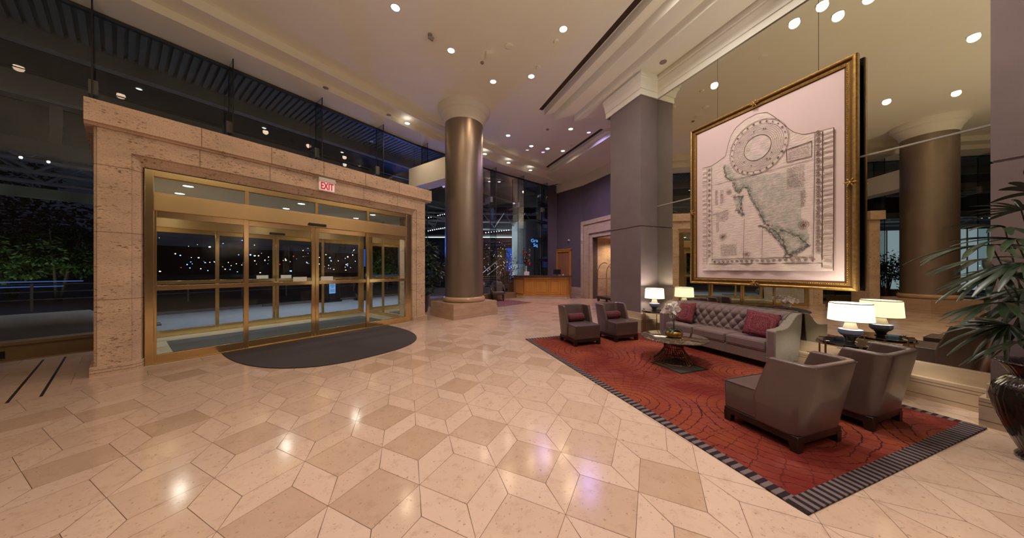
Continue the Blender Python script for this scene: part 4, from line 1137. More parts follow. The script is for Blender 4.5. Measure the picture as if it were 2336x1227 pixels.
def scroll(x, z, r_, s1, s2):
    pts = []
    for k in range(18):
        a = k*0.55; rr = r_*(1-k/21); pts.append((x+s1*rr*math.cos(a), z+s2*rr*math.sin(a)))
    tube(bm, [PP(a_, b_, 0.016) for a_, b_ in pts], 0.0048, 4)
z = 1.88; k = 0
while z < 3.68:
    scroll(2.062-(k % 2)*0.004, z, 0.030, 1 if k % 2 else -1, 1 if k % 3 else -1); scroll(2.055, z+0.045, 0.022, -1 if k % 2 else 1, 1)
    scroll(0.41, z, 0.028, 1, -1 if k % 2 else 1); z += 0.105; k += 1
x = 0.52
while x < 2.0: scroll(x, 1.745, 0.028, 1 if int(x*10) % 2 else -1, 1); x += 0.082
for k in range(46):
    z = 1.62+k*0.045; tube(bm, [PP(2.118, z+rg.uniform(-.01, .01), 0.018), PP(2.165, z+rg.uniform(-.012, .012), 0.021), PP(2.212, z+rg.uniform(-.014, .014), 0.018)], rg.uniform(0.001, 0.004), 4)
    if z < 3.68: tube(bm, [PP(0.275, z, 0.014), PP(0.345, z+rg.uniform(-.02, .02), 0.016)], rg.uniform(0.001, 0.004), 4)
obj('scroll_border', bm, 'ink_soft', q)
bm = BM()
def words_block(x0, x1, z0, z1, rows, h=0.010):
    for r_ in range(rows):
        z = z1-(r_+0.5)*(z1-z0)/rows; x = x0
        while x < x1-0.012:
            w = min(rg.uniform(0.012, 0.05), x1-x); quad(bm, PP(x, z, 0.0165), PP(x+w, z+rg.uniform(-.002, .002), 0.0165), PP(x+w, z+h, 0.0165), PP(x, z+h, 0.0165)); x += w+rg.uniform(0.006, 0.014)
words_block(1.70, 1.96, 3.39, 3.565, 9, 0.007); words_block(1.68, 1.90, 2.93, 3.27, 13)
words_block(0.53, 0.585, 2.90, 3.2, 14, 0.011); words_block(0.63, 0.69, 2.90, 3.18, 14, 0.011); words_block(0.55, 0.78, 2.56, 2.72, 6); words_block(0.55, 0.605, 2.35, 2.54, 9)
words_block(0.64, 0.93, 1.86, 2.08, 8); words_block(1.855, 1.912, 2.60, 2.84, 12, 0.012); words_block(1.1, 1.15, 3.70, 4.05, 2)
obj('needlework_pattern', bm, 'ink_soft', q)
for (x, z, r_, gold) in ((0.678, 2.243, 0.062, 1), (1.888, 2.305, 0.065, 1), (0.789, 3.109, 0.05, 0), (1.084, 1.873, 0.055, 0)):
    bm = BM()
    for rr in (r_, r_*0.62): tube(bm, [PP(x+rr*math.cos(2*PI*k/32), z+rr*math.sin(2*PI*k/32), 0.016) for k in range(33)], 0.0018, 4, cap=False)
    for k in range(8): tube(bm, [PP(x, z, 0.016), PP(x+r_*math.cos(k*PI/4), z+r_*math.sin(k*PI/4), 0.016)], [0.003, 0.0008], 4)
    obj('compass_rose', bm, 'gilt_dark' if gold else 'ink_soft', q)

# ================================================================= EXIT SIGN
t = thing('exit_sign', 'white exit sign with red letters fixed under the stone cornice', 'exit sign', WE(2.86, 7.465, 3.445), AE)
bm = BM(); box(bm, -0.03, 0.035, -0.155, 0.155, 0.0, 0.195); obj('face_panel', bm, 'exit_face', t, bevel=0.004)
bm = BM(); box(bm, -0.03, 0.055, -0.18, 0.18, 0.195, 0.245); box(bm, -0.03, 0.045, -0.175, 0.175, 0.245, 0.285); obj('housing', bm, 'white', t, bevel=0.004)
bm = text_bm('EXIT', 0.185, 0.001)
xs = [v.co.x for v in bm.verts]; ys = [v.co.y for v in bm.verts]; w = max(xs)-min(xs); hgt = max(ys)-min(ys); mx_ = (max(xs)+min(xs))/2; my_ = (max(ys)+min(ys))/2
for v in bm.verts: v.co = Vector((0.0365+v.co.z, (v.co.x-mx_)*0.262/w, 0.10+(v.co.y-my_)*0.155/hgt))
bm2 = BM(); me = bpy.data.meshes.new('l'); 
e = obj('letters', bm, 'exit_red', t)
sol = e.modifiers.new('s', 'SOLIDIFY'); sol.thickness = 0.012; sol.offset = 0; bm2.free(); bpy.data.meshes.remove(me)

# ================================================================= RECEPTION
# desk: long front roughly facing the room, canted left end
dk = thing('reception_desk', 'honey-coloured panelled wooden reception desk with a dark stone counter', 'reception desk', (1.77, 15.16, 0), math.atan2(14.94-15.38, 2.90-0.64))
fr = [(-1.16, 0.0), (1.14, 0.0), (1.32, 0.45), (1.2, 0.9), (-1.6, 1.1), (-1.80, 0.45)]
def off(pl, d):
    c = (sum(p[0] for p in pl)/len(pl), sum(p[1] for p in pl)/len(pl)); return [(p[0]+(d if p[0] > c[0] else -d), p[1]+(d if p[1] > c[1] else -d)) for p in pl]
bm = BM(); prism(bm, off(fr, 0.0), 0.0, 0.13); obj('toe_base', bm, 'base_stone', dk)
bm = BM(); prism(bm, off(fr, -0.03), 0.13, 1.15); obj('body', bm, 'desk_wood', dk)
bm = BM(); prism(bm, off(fr, 0.0), 0.13, 0.22); prism(bm, off(fr, 0.0), 1.05, 1.18); obj('rails', bm, 'desk_wood', dk, bevel=0.01)
for x0, x1 in ((-1.10, -0.62), (-0.56, 0.16), (0.22, 0.80), (0.84, 1.10)):
    bm = BM(); box(bm, x0, x0+0.06, 0.0, 0.04, 0.24, 1.03); box(bm, x1-0.06, x1, 0.0, 0.04, 0.24, 1.03); box(bm, x0+0.06, x1-0.06, 0.0, 0.04, 0.24, 0.31); box(bm, x0+0.06, x1-0.06, 0.0, 0.04, 0.96, 1.03); box(bm, x0+0.10, x1-0.10, 0.012, 0.04, 0.35, 0.92); obj('front_panel', bm, 'desk_wood', dk, bevel=0.006)
bm = BM(); box(bm, -0.36, 0.36, -0.02, 0.0, 0.25, 1.02); obj('canted_panel', bm, 'desk_wood', dk, loc=(-1.485, 0.22, 0), rz=R(-35), bevel=0.01)
bm = BM(); prism(bm, off(fr, 0.13), 1.18, 1.255); obj('countertop', bm, 'granite', dk, bevel=0.025, seg=3)
bm = BM(); box(bm, 1.24, 1.34, 0.40, 0.52, 0.13, 1.18); obj('end_post', bm, 'door_wood', dk)
def dpt(x, y, z): a = dk.rotation_euler[2]; p = rot(a, x, y); return (dk.location[0]+p[0], dk.location[1]+p[1], z)
t = thing('flower_vase', 'slim vase of red and orange flowers on a white block at the desk left end', 'flower arrangement', dpt(-1.08, 0.42, 1.455))
bm = BM(); lathe(bm, [(0.0, 0), (0.045, 0), (0.03, 0.05), (0.028, 0.2), (0.05, 0.32), (0.046, 0.32), (0.02, 0.2), (0.0, 0.02)], 20, cap=False); obj('vase', bm, 'card', t, smooth=True)
rg = random.Random(5)
for k in range(14):
    a = rg.uniform(0, 2*PI); h_ = rg.uniform(0.6, 1.35); bm = BM(); tube(bm, [(0, 0, 0.2), (0.08*math.cos(a), 0.08*math.sin(a), h_*0.6), (0.2*math.cos(a), 0.2*math.sin(a), h_)], 0.006, 5); obj('stem', bm, 'stem', t)
    bm = BM()
    for q_ in range(5): ball(bm, (0.16*math.cos(a)+rg.uniform(-.06, .06), 0.16*math.sin(a)+rg.uniform(-.06, .06), h_*rg.uniform(0.62, 1.0)), rg.uniform(0.03, 0.055), 6, 5, (1, 1, 1.5))
    obj('bloom', bm, 'red' if k % 3 == 0 else ('ficus' if k % 3 == 1 else 'autumn'), t, smooth='all')
bm = BM(); box(bm, -0.17, 0.17, -0.12, 0.12, 0, 0.20); o = obj('display_block', bm, 'card', loc=dpt(-1.08, 0.42, 1.2555), bevel=0.006); tag(o, 'white block under the flower vase on the reception counter', 'block')
t = thing('computer_monitor', 'black computer monitor seen from behind on the right of the reception counter', 'monitor', dpt(0.62, 0.55, 1.2555), R(6))
bm = BM(); box(bm, -0.21, 0.21, -0.02, 0.02, 0.06, 0.33); obj('screen', bm, 'black', t, bevel=0.01)
bm = BM(); box(bm, -0.1, 0.1, -0.07, 0.07, 0, 0.012); box(bm, -0.03, 0.03, 0.0, 0.03, 0.012, 0.12); obj('stand', bm, 'black', t)
bm = BM(); lathe(bm, [(0, 0), (0.035, 0), (0.04, 0.06), (0, 0.065)], 14, cap=False); o = obj('desk_bell', bm, 'card', loc=dpt(0.95, 0.4, 1.2555), smooth=True); tag(o, 'little white cup on the counter right of the monitor', 'cup')
# wooden door behind the desk
t = thing('wooden_door', 'cherry wood door in a moulded frame behind the reception desk', 'door', (4-0.604*1.42, 16+0.797*1.42, 0), A_A)
bm = BM()
for y in (-0.60, 0.50): box(bm, -0.07, 0.0, y, y+0.12, 0, 2.74)
box(bm, -0.07, 0.0, -0.60, 0.62, 2.62, 2.74); box(bm, -0.09, 0.0, -0.63, 0.65, 2.74, 2.80); obj('door_frame', bm, 'desk_wood', t, bevel=0.008)
bm = BM(); box(bm, -0.02, -0.001, -0.48, 0.50, 0.01, 2.62); lf = obj('leaf', bm, 'door_wood', t)
bm = BM(); box(bm, -0.03, -0.02, -0.38, 0.40, 0.2, 2.3); obj('panel', bm, 'door_wood', lf, bevel=0.01)
bm = BM(); tube(bm, [(-0.06, -0.40, 1.0), (-0.06, -0.40, 1.3)], 0.012, 8); box(bm, -0.06, -0.02, -0.41, -0.39, 1.03, 1.05); box(bm, -0.06, -0.02, -0.41, -0.39, 1.25, 1.27); obj('handle', bm, 'brass', lf)
t = thing('security_camera', 'white dome security camera on the plum wall above the wooden door', 'camera', (4-0.604*0.98-0.04, 16+0.797*0.98, 3.25), A_A)
bm = BM(); lathe(bm, [(0, 0), (0.05, 0), (0.06, 0.03), (0.06, 0.10), (0, 0.10)], 18, cap=False); obj('housing', bm, 'white', t, smooth=True)
bm = BM(); ball(bm, (-0.02, 0, 0.01), 0.045, 12, 8); obj('dome', bm, 'black', t, smooth='all')
# luggage cart in the doorway
t = thing('luggage_cart', 'brass bellhop luggage cart partly hidden behind the grey pillar', 'luggage cart', (4.72, 13.75, 0.0), A_B)
bm = BM()
for x in (-0.28, 0.28):
    pts = [(x, 0.50, 0.25)] + [(x*math.cos(0) , 0.50*math.cos(a), 1.35+0.55*math.sin(a)) for a in [k*PI/16 for k in range(17)]] + [(x, -0.50, 0.25)]
    tube(bm, pts, 0.02, 10)
obj('arched_rail', bm, 'brass', t, smooth=True)
bm = BM(); box(bm, -0.32, 0.32, -0.56, 0.56, 0.16, 0.25); obj('deck', bm, 'wood_dark', t, bevel=0.01)
bm = BM(); tube(bm, [(0, 0.5, 1.12), (0, -0.5, 1.12)], 0.016, 8); tube(bm, [(-0.28, 0.5, 1.12), (0.28, 0.5, 1.12)], 0.014, 8); obj('hanging_bar', bm, 'brass', t, smooth=True)
for x in (-0.26, 0.26):
    for y in (-0.46, 0.46):
        bm = BM(); tube(bm, [(x-0.02, y, 0.08), (x+0.02, y, 0.08)], 0.08, 16); obj('wheel', bm, 'black', t)
# far armchairs on the plum rug
def armchair(label, loc, rz):
    t = thing('armchair', label, 'chair', loc, rz, 'pale leather armchairs behind the round column')
    bm = BM(); box(bm, -0.30, 0.30, -0.28, 0.30, 0.30, 0.46); obj('seat', bm, 'leather', t, bevel=0.03, seg=3)
    bm = BM(); pr = [(-0.30, 0.40), (-0.30, 0.78), (-0.26, 0.90), (-0.15, 0.95), (0.15, 0.95), (0.26, 0.90), (0.30, 0.78), (0.30, 0.40)]
    a_ = [bm.verts.new((x, -0.30-(z-0.4)*0.18, z)) for x, z in pr]; b_ = [bm.verts.new((x, -0.19-(z-0.4)*0.15, z)) for x, z in pr]
    bm.faces.new(a_); bm.faces.new(b_[::-1])
    for i in range(8): bm.faces.new((a_[i], b_[i], b_[(i+1) % 8], a_[(i+1) % 8]))
    obj('backrest', bm, 'leather', t, bevel=0.03, seg=3)
    for s in (-1, 1):
        bm = BM(); prism_x(bm, [(-0.30, 0.36), (0.24, 0.36), (0.26, 0.58), (0.20, 0.62), (-0.05, 0.64), (-0.30, 0.78)], s*0.30, s*0.355); obj('armrest', bm, 'leather', t, bevel=0.02, seg=3)
        for y in (-0.25, 0.25):
            bm = BM(); tube(bm, [(s*0.28, y, 0.0), (s*0.27, y, 0.31)], [0.018, 0.028], 8); obj('leg', bm, 'wood_dark', t)
    return t
ac = armchair('pale mauve leather armchair just right of the round column base', (-0.72, 14.25, 0.012), PI+R(8))
dup(ac, (-1.75, 13.9, 0.012), PI-R(70), 'second pale armchair mostly hidden behind the round column')

# ================================================================= PLANTS
def leaf_cloud(bm, centers, n, ls, lw, rg, droop=0.3):
    for _ in range(n):
        c = rg.choice(centers); a = rg.uniform(0, 2*PI); b = math.acos(rg.uniform(-1, 1)); r_ = c[3]*rg.uniform(0.5, 1)**0.5
        p = Vector((c[0]+r_*math.sin(b)*math.cos(a), c[1]+r_*math.sin(b)*math.sin(a), c[2]+r_*math.cos(b)*c[4]))
        d = Vector((math.cos(a)*math.sin(b), math.sin(a)*math.sin(b), math.cos(b)*0.5-droop)) + Vector((rg.uniform(-.5, .5), rg.uniform(-.5, .5), rg.uniform(-.4, .4))); d.normalize()
        e = d.cross(Vector((rg.uniform(-1, 1), rg.uniform(-1, 1), 1))).normalized(); l = ls*rg.uniform(0.6, 1.2); w = lw*rg.uniform(0.7, 1.2)
        bm.faces.new([bm.verts.new(q) for q in (p, p+d*l*0.5+e*w, p+d*l, p+d*l*0.5-e*w)])
# ficus behind the portal
def potted_tree(name, label, loc, h, rx, n):
    t = thing(name, label, 'potted plant', loc, 0)
    bm = BM(); lathe(bm, [(0, 0), (0.26, 0), (0.34, 0.30), (0.36, 0.62), (0.39, 0.66), (0.39, 0.70), (0.34, 0.70), (0.33, 0.62), (0, 0.60)], 32, cap=False); obj('pot', bm, 'urn', t, smooth=True)
    rg = random.Random(n); bm = BM()
    for k in range(7):
        a = rg.uniform(0, 6.28); tube(bm, [(0.1*math.cos(a), 0.1*math.sin(a), 0.6), (0.18*math.cos(a), 0.18*math.sin(a), 1.2), (0.4*math.cos(a), 0.4*math.sin(a), h*0.9)], [0.02, 0.015, 0.006], 6)
    obj('trunk', bm, 'bark', t, smooth=True)
    bm = BM(); cs = [(rg.uniform(-1, 1)*rx*0.7, rg.uniform(-1, 1)*rx*0.7, rg.uniform(0.95, h-0.35), rx*0.55, 0.9) for k in range(16)]
    leaf_cloud(bm, cs, n, 0.16, 0.035, rg); obj('foliage', bm, 'ficus', t)
    return t
p = WE(6.55, 8.95); potted_tree('potted_ficus', 'dark bushy potted plant between the stone surround and the round column', (p[0], p[1], 0), 2.75, 0.75, 2600)
p = WE(-3.8, 9.15); potted_tree('potted_palm_bush', 'bushy potted plant reflected in the mirror left of the reflected column', (p[0], p[1], 0), 2.4, 0.7, 1200)
# lady palm in a black urn at the right edge
UX, UY = 4.43, 2.30
t = thing('potted_palm', 'large fan-leaved palm in a ribbed black urn at the right edge', 'potted plant', (UX, UY, 0))
bm = BM(); lathe(bm, [(0, 0), (0.17, 0), (0.17, 0.03), (0.15, 0.06), (0.19, 0.16), (0.255, 0.34), (0.285, 0.50), (0.27, 0.60), (0.215, 0.67), (0.185, 0.69), (0.20, 0.72), (0.235, 0.78), (0.255, 0.80), (0.25, 0.815), (0.215, 0.80), (0.18, 0.74), (0, 0.72)], 120, cap=False, ribs=40, rib_amp=0.012); obj('urn', bm, 'urn', t, smooth='all')
bm = BM(); lathe(bm, [(0.19, 0.74), (0, 0.76)], 24, cap=False); obj('soil', bm, 'soil', t)
rg = random.Random(21)
def frond(base, tip, fdir, n, L0, sag, roll=0.0):
    """a stem ending in a fan of narrow leaflets, coordinates local to the urn"""
    bm = BM(); b = Vector(base); tp = Vector(tip); mid = (b+tp)/2 + Vector((0, 0, 0.12))
    tube(bm, [b, mid, tp], [0.009, 0.006, 0.004], 6)
    f = Vector(fdir).normalized(); side = f.cross(Vector((0, 0, 1)))
    if side.length < 0.1: side = Vector((1, 0, 0))
    side.normalize(); upv = side.cross(f); side = (side*math.cos(roll)+upv*math.sin(roll)).normalized()
    for k in range(n):
        a = (k/(n-1)-0.5)*R(160)+rg.uniform(-.06, .06); d = (f*math.cos(a)+side*math.sin(a)).normalized(); L_ = L0*(1-0.30*abs(a)/1.4)*rg.uniform(0.85, 1.1); w0 = rg.uniform(0.014, 0.022)
        e = d.cross(upv).normalized(); prev = None; m = 7
        for i in range(m+1):
            s = i/m; c = tp + d*L_*s + Vector((0, 0, -sag*L_*s*s)) + upv*0.02*s; w = w0*(0.35+0.65*min(1, s*5))*(1 if s < 0.82 else max(0.28, (1-s)/0.18))
            fold = upv*(0.35*w)
            cur = [bm.verts.new(c+e*w+fold), bm.verts.new(c), bm.verts.new(c-e*w+fold)]
            if prev: bm.faces.new((prev[0], cur[0], cur[1], prev[1])); bm.faces.new((prev[1], cur[1], cur[2], prev[2]))
            prev = cur
    obj('frond', bm, 'palm', t, smooth=True)
def pxl(x, y, Y):
    return ((x-1168)/645*Y-UX, Y-UY, 1.6-(y-613.5)/645*Y)
for (x, y, Y, fx, fz, n, L0, sag) in ((2262, 560, 2.26, -1, 0.05, 11, 0.46, 0.42), (2292, 520, 2.35, -0.9, 0.10, 10, 0.36, 0.30), (2250, 590, 2.40, -1, -0.15, 9, 0.42, 0.25), (2290, 690, 2.15, -0.9, -0.05, 11, 0.40, 0.35),
    (2300, 740, 2.2, -0.7, -0.45, 11, 0.34, 0.35), (2330, 480, 2.3, -0.8, 0.25, 9, 0.30, 0.2), (2335, 600, 2.05, -0.7, -0.25, 10, 0.36, 0.4), (2340, 660, 2.3, -0.4, -0.6, 10, 0.36, 0.3),
    (2380, 560, 2.2, 0.6, 0.3, 10, 0.4, 0.4), (2420, 640, 2.3, 1, 0.0, 10, 0.4, 0.4), (2350, 700, 2.5, 0.1, -0.3, 10, 0.38, 0.4), (2310, 620, 2.55, -0.8, -0.1, 9, 0.36, 0.3), (2370, 440, 2.3, -0.2, 0.8, 9, 0.35, 0.3), (2272, 625, 2.2, -0.8, -0.35, 9, 0.36, 0.3), (2318, 545, 2.2, -1, -0.05, 9, 0.40, 0.25), (2330, 780, 2.1, -0.6, -0.2, 9, 0.30, 0.4)):
    tip = pxl(x, y, Y); frond((rg.uniform(-.08, .08), rg.uniform(-.08, .08), 0.75), tip, (fx, rg.uniform(-0.35, 0.35), fz), n, L0, sag, rg.uniform(-0.6, 0.6))
bm = BM()
for k in range(6): tube(bm, [(rg.uniform(-.09, .09), rg.uniform(-.09, .09), 0.72), (rg.uniform(-.12, .12), rg.uniform(-.12, .12), 1.7)], 0.012, 6)
obj('cane', bm, 'bark', t)

# ================================================================= CEILING FITTINGS
def cpos(x, y, z): Y = 645*(z-1.6)/(613.5-y); return ((x-1168)/645*Y, Y, z)
def downlight(label, loc, watts=170, mat='lens', r=0.09, group=None, col=(1.0, 0.92, 0.86), size=160):
    t = thing('downlight', label, 'ceiling light', loc, 0, group)
    bm = BM(); lathe(bm, [(r*1.18, 0.0), (r*1.18, -0.006), (r*0.98, -0.010), (r*0.94, 0.0)], 32, cap=False); obj('trim_ring', bm, 'white', t, smooth=True)
    bm = BM(); disc(bm, (0, 0), r*0.97, 28, -0.003); obj('lens', bm, mat, t)
    if watts: spot(t, (0, 0, -0.06), watts, col, size)
    return t
W0 = 170
for (x, y, lab) in ((902, 17, 'bright recessed downlight at the top edge, left of the ceiling camera'), (1285, 66, 'bright recessed downlight left of the long linear air vent near the top edge'),
    (1029, 115, 'recessed downlight above and left of the round column capital'), (1212, 174, 'recessed downlight right of the column, nearer the linear vent'),
    (1125, 186, 'recessed downlight immediately right of the round column capital'), (1159, 309, 'recessed downlight alone on the flat ceiling right of the column shaft'),
    (1302, 294, 'largest lit downlight between the two linear vents in the far ceiling'), (1212, 333, 'far recessed downlight with a cool glint, left of the distant cluster'), (1249, 339, 'far recessed downlight in the middle of the distant cluster'),
    (1284, 344, 'far recessed downlight of the cluster closest to the distant linear vent')):
    downlight(lab, cpos(x, y, ZC-0.001), W0*(0.34 if x < 1060 else 0.40), col=(1.0, 0.86, 0.74) if x > 1200 and y < 250 else (1.0, 0.70, 0.44))
downlight('small violet downlight in the distant cluster', cpos(1239, 347, ZC-0.001), 170, 'lens_violet', 0.085, col=(0.45, 0.35, 1.0))
downlight('small violet downlight beside the far linear vent near the grey pillar', cpos(1343, 302, ZC-0.001), 300, 'lens_violet', 0.085, col=(0.45, 0.35, 1.0))
downlight('unlit dim downlight beside the cool far downlight', cpos(1203, 342, ZC-0.001), 0, 'lens_dim', 0.08)
for (x, y, lab) in ((929, 281, 'downlight in the lowered soffit left of the round column'), (1106, 351, 'downlight in the soffit peeking out right of the column shaft'),
                    (1160, 371, 'downlight in the soffit over the far glass wall, left of a pair'), (1210, 388, 'downlight in the soffit over the far glass wall, nearest the end pier')):
    downlight(lab, cpos(x, y, 6.749), W0*0.45, col=(1.0, 0.76, 0.54), size=130)
for (t_, s_, w) in ((4.05, 3.10, 1), (3.40, 3.10, 1), (4.05, 3.55, 1), (3.40, 2.66, 1)):
    p = WM(t_, s_, ZC-0.001); downlight('ceiling downlight over the seating group, seen only in the wall mirror', p, W0*0.8, group='downlights over the seating group')
for (t_, s_, w) in ((-2.6, 4.1, 0.22), (-3.9, 3.1, 0.22), (-0.4, 2.2, 0.30), (-3.5, 0.0, 0.25), (3.2, -0.5, 0.7), (-6.5, 1.0, 0.2), (3.2, -4.0, 0.6), (-1.0, -4.5, 0.5), (-6.0, -3.0, 0.3)):  # first three located from mirror reflections, the rest added unseen as fill
    p = WM(t_, s_, ZC-0.001); downlight('ceiling downlight over the near lobby floor, mirrored or added unseen as fill', p, W0*w, col=(1.0, 0.68, 0.42) if t_ < -2 else (1.0, 0.88, 0.80), group='downlights over the near lobby')
downlight('ceiling downlight above the bright tiles in the foreground, outside the picture', (0.55, 1.35, ZC-0.001), W0*2.7, col=(1.0, 0.93, 0.95), size=74)
# added uplighters, unseen behind the viewer, put in only to brighten the ceiling
def uplighter(label, x, y, w):
    t = thing('added_uplighter', label, 'added fill lamp', (x, y, 0.001), 0)
    bm = BM(); lathe(bm, [(0, 0), (0.17, 0), (0.17, 0.02), (0.03, 0.04), (0, 0.05)], 28, cap=False); obj('base', bm, 'brass', t, smooth=True)
    bm = BM(); tube(bm, [(0, 0, 0.03), (0, 0, 1.75)], 0.018, 12); obj('pole', bm, 'brass', t, smooth=True)
    bm = BM(); lathe(bm, [(0.03, 1.74), (0.10, 1.78), (0.19, 1.88), (0.185, 1.88), (0.09, 1.80), (0, 1.79)], 32, cap=False); obj('lamp_bowl', bm, 'brass_sat', t, smooth=True)
    o = spot(t, (0, 0, 1.93), w, (1.0, 0.90, 0.74), 160, 0.8, 0.08); o.rotation_euler = (PI, 0, 0)
uplighter('added unseen brass uplighter brightening the ceiling, on the entrance side', -2.6, -2.0, 420)
uplighter('added unseen brass uplighter brightening the ceiling, on the mirror side', *WM(4.9, -2.3)[:2], 760)
# accent spot on the picture
# devices
def device(name, label, cat, loc, build, m='grey_metal'):
    bm = BM(); build(bm); o = obj(name, bm, m, loc=loc, smooth=True); tag(o, label, cat)
rnd = lambda r, h: (lambda bm: lathe(bm, [(r, 0.0), (r, -h*0.6), (r*0.8, -h), (0, -h)], 24, cap=False))
def camshape(bm):
    tube(bm, [(0, 0, 0), (0, 0, -0.05)], 0.05, 16); tube(bm, [(-0.03, -0.02, -0.07), (0.07, 0.04, -0.10)], 0.045, 14)
device('ceiling_camera', 'small tilted ceiling camera near the top edge left of centre', 'camera', cpos(981, 78, ZC), camshape)
device('ceiling_sensor', 'square wedge-shaped sensor box on the ceiling above the column', 'sensor', cpos(1119, 124, ZC), lambda bm: box(bm, -0.10, 0.10, -0.10, 0.10, -0.06, 0.0), 'ceil')
device('smoke_detector', 'round ceiling speaker right of the square sensor box', 'detector', cpos(1161, 104, ZC), rnd(0.10, 0.03), 'ceil')
device('sprinkler_head', 'tiny round sprinkler plate below the square sensor box', 'sprinkler', cpos(1100, 142, ZC), rnd(0.045, 0.04))
device('smoke_detector', 'small round detector just above the downlight left of the linear vent', 'detector', cpos(1228, 153, ZC), rnd(0.06, 0.04), 'ceil')
device('smoke_detector', 'small round detector just below the brightest downlight by the linear vent', 'detector', cpos(1269, 93, ZC), rnd(0.06, 0.04), 'ceil')
device('ceiling_speaker', 'round flush speaker on the ceiling far right of the column capital', 'speaker', cpos(1185, 218, ZC), rnd(0.09, 0.012), 'ceil')
device('sprinkler_head', 'small dark sprinkler plate alone in the middle of the far ceiling', 'sprinkler', cpos(1249, 295, ZC), rnd(0.06, 0.03))
device('smoke_detector', 'small detector beside the far linear vent', 'detector', cpos(1303, 332, ZC), rnd(0.07, 0.05), 'ceil')
device('ceiling_speaker', 'round speaker in the soffit beside the moulded cornice of the grey pillar', 'speaker', cpos(1513, 141, 6.47), rnd(0.075, 0.02))
device('soffit_light', 'unlit oval light in the soffit over the stone surround, left one', 'ceiling light', cpos(743, 200, 6.75), rnd(0.07, 0.02))
device('soffit_light', 'unlit oval light in the soffit over the right end of the stone surround', 'ceiling light', cpos(887, 262, 6.75), rnd(0.07, 0.02))
device('ceiling_speaker', 'flat round speaker set over the seating, reflected above the picture', 'speaker', WM(3.42, 4.45, ZC), rnd(0.10, 0.015), 'ceil')
# linear air vents
def linear_vent(label, x0, x1, y0, y1):
    t = thing('linear_vent', label, 'vent', WM((x0+x1)/2, (y0+y1)/2, ZC), AM); hx, hy = (x1-x0)/2, (y1-y0)/2
    bm = BM(); box(bm, -hx, hx, -hy, hy, -0.004, 0.002); obj('slot', bm, 'vent', t)
    n = 4
    for k in range(n):
        x = -hx+(k+0.5)*2*hx/n; bm = BM(); box(bm, x-0.0035, x+0.0035, -hy, hy, -0.010, -0.003); obj('vent_bar', bm, 'gold_metal', t)
    return t
linear_vent('long linear air vent running from the top edge beside the stepped soffit', 4.49, 4.63, -5.0, 8.78)
linear_vent('far linear air vent in the ceiling above the reception side', 7.36, 7.50, 9.1, 14.2)
# vestibule lamps
for (e, o, lab) in ((0.78, 8.35, 'left inner'), (0.75, 9.31, 'left outer'), (2.63, 8.33, 'middle inner'), (2.6, 9.32, 'middle outer'), (4.41, 8.3, 'right inner'), (4.4, 9.3, 'right outer')):
    downlight('%s downlight in the white vestibule ceiling behind the transom glass' % lab, WE(e, o, 3.219), 38, 'lens_small', 0.075, col=(1, 0.9, 0.78))
# ================================================================= OUTSIDE THE GLASS (night)
bm = BM(); box(bm, -17.0, -10.34, -22, 24, -0.12, -0.02); struct('ground_forecourt', bm, 'paver', AE)
bm = BM(); box(bm, -60, -17.0, -60, 60, -0.14, -0.05); box(bm, -17.0, -10.4, 24, 60, -0.14, -0.05); struct('ground_road', bm, 'asphalt', AE)
bm = BM(); box(bm, -15.95, -15.80, -20, 3.0, -0.02, 0.05); box(bm, -15.95, -15.80, 3.6, 12.0, -0.02, 0.05); struct('trim_14', bm, 'concrete', AE)
bm = BM(); box(bm, -140, -60, -120, 120, -0.4, -0.3); struct('ground_far', bm, 'black_ground', AE)
# entrance canopy: ribbed strip, beams, dark soffit
bm = BM(); box(bm, -12.0, -10.15, -16, 8.6, 6.92, 6.98); box(bm, -12.0, -10.15, 11.0, 17, 6.92, 6.98)
e = -16.0
while e < 17:
    if e < 8.5 or e > 11.0: box(bm, -12.0, -10.15, e, e+0.095, 6.82, 6.92)
    e += 0.158
struct('canopy_ribs', bm, 'rib', AE)
bm = BM(); box(bm, -12.25, -12.0, -16, 17, 6.48, 6.98); box(bm, -14.1, -13.85, -16, 8.4, 5.95, 6.45); box(bm, -14.5, -14.2, -16, -0.1, 4.58, 4.93); struct('canopy_beams', bm, 'canopy', AE)
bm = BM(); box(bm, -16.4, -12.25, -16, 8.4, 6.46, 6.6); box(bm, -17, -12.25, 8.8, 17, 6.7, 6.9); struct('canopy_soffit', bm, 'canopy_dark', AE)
bm = BM(); box(bm, -10.2, -8.9, 8.0, 8.2, 0, 0.01); bm.free()
bm = BM()
for (e0, e1) in ((-16, -6.35), (-6.15, -3.7), (-3.5, -1.1), (-0.9, -0.1)): box(bm, -14.4, -14.35, e0, e1, 4.94, 5.90)
struct('canopy_glazing', bm, 'win_dark', AE)
bm = BM()
for e0 in (-6.25, -3.6, -1.0): box(bm, -14.42, -14.30, e0-0.09, e0+0.09, 4.93, 5.95)
struct('canopy_mullions', bm, 'canopy', AE)
for i, (e, o, z) in enumerate(((0.3, 12.6, 6.45), (2.9, 12.6, 6.45), (5.4, 12.6, 6.45), (-2.2, 14.9, 6.45), (6.6, 13.6, 6.45))):
    downlight('small canopy downlight outside above the entrance glass', WE(e, o, z), (420 if o < 14 else 60), 'lens_out', 0.055, 'outdoor canopy downlights', (0.86, 0.88, 1.0), 78)
# blue window high above the doors
bm = BM(); box(bm, -17.2, -17.0, 7.6, 9.6, 5.3, 6.5); o = obj('lit_window', bm, emit('dusk_blue_window', (0.05, 0.16, 0.50), 0.35), rz=AE); tag(o, 'small blue lit window high above the right end of the doorway cornice', 'window')
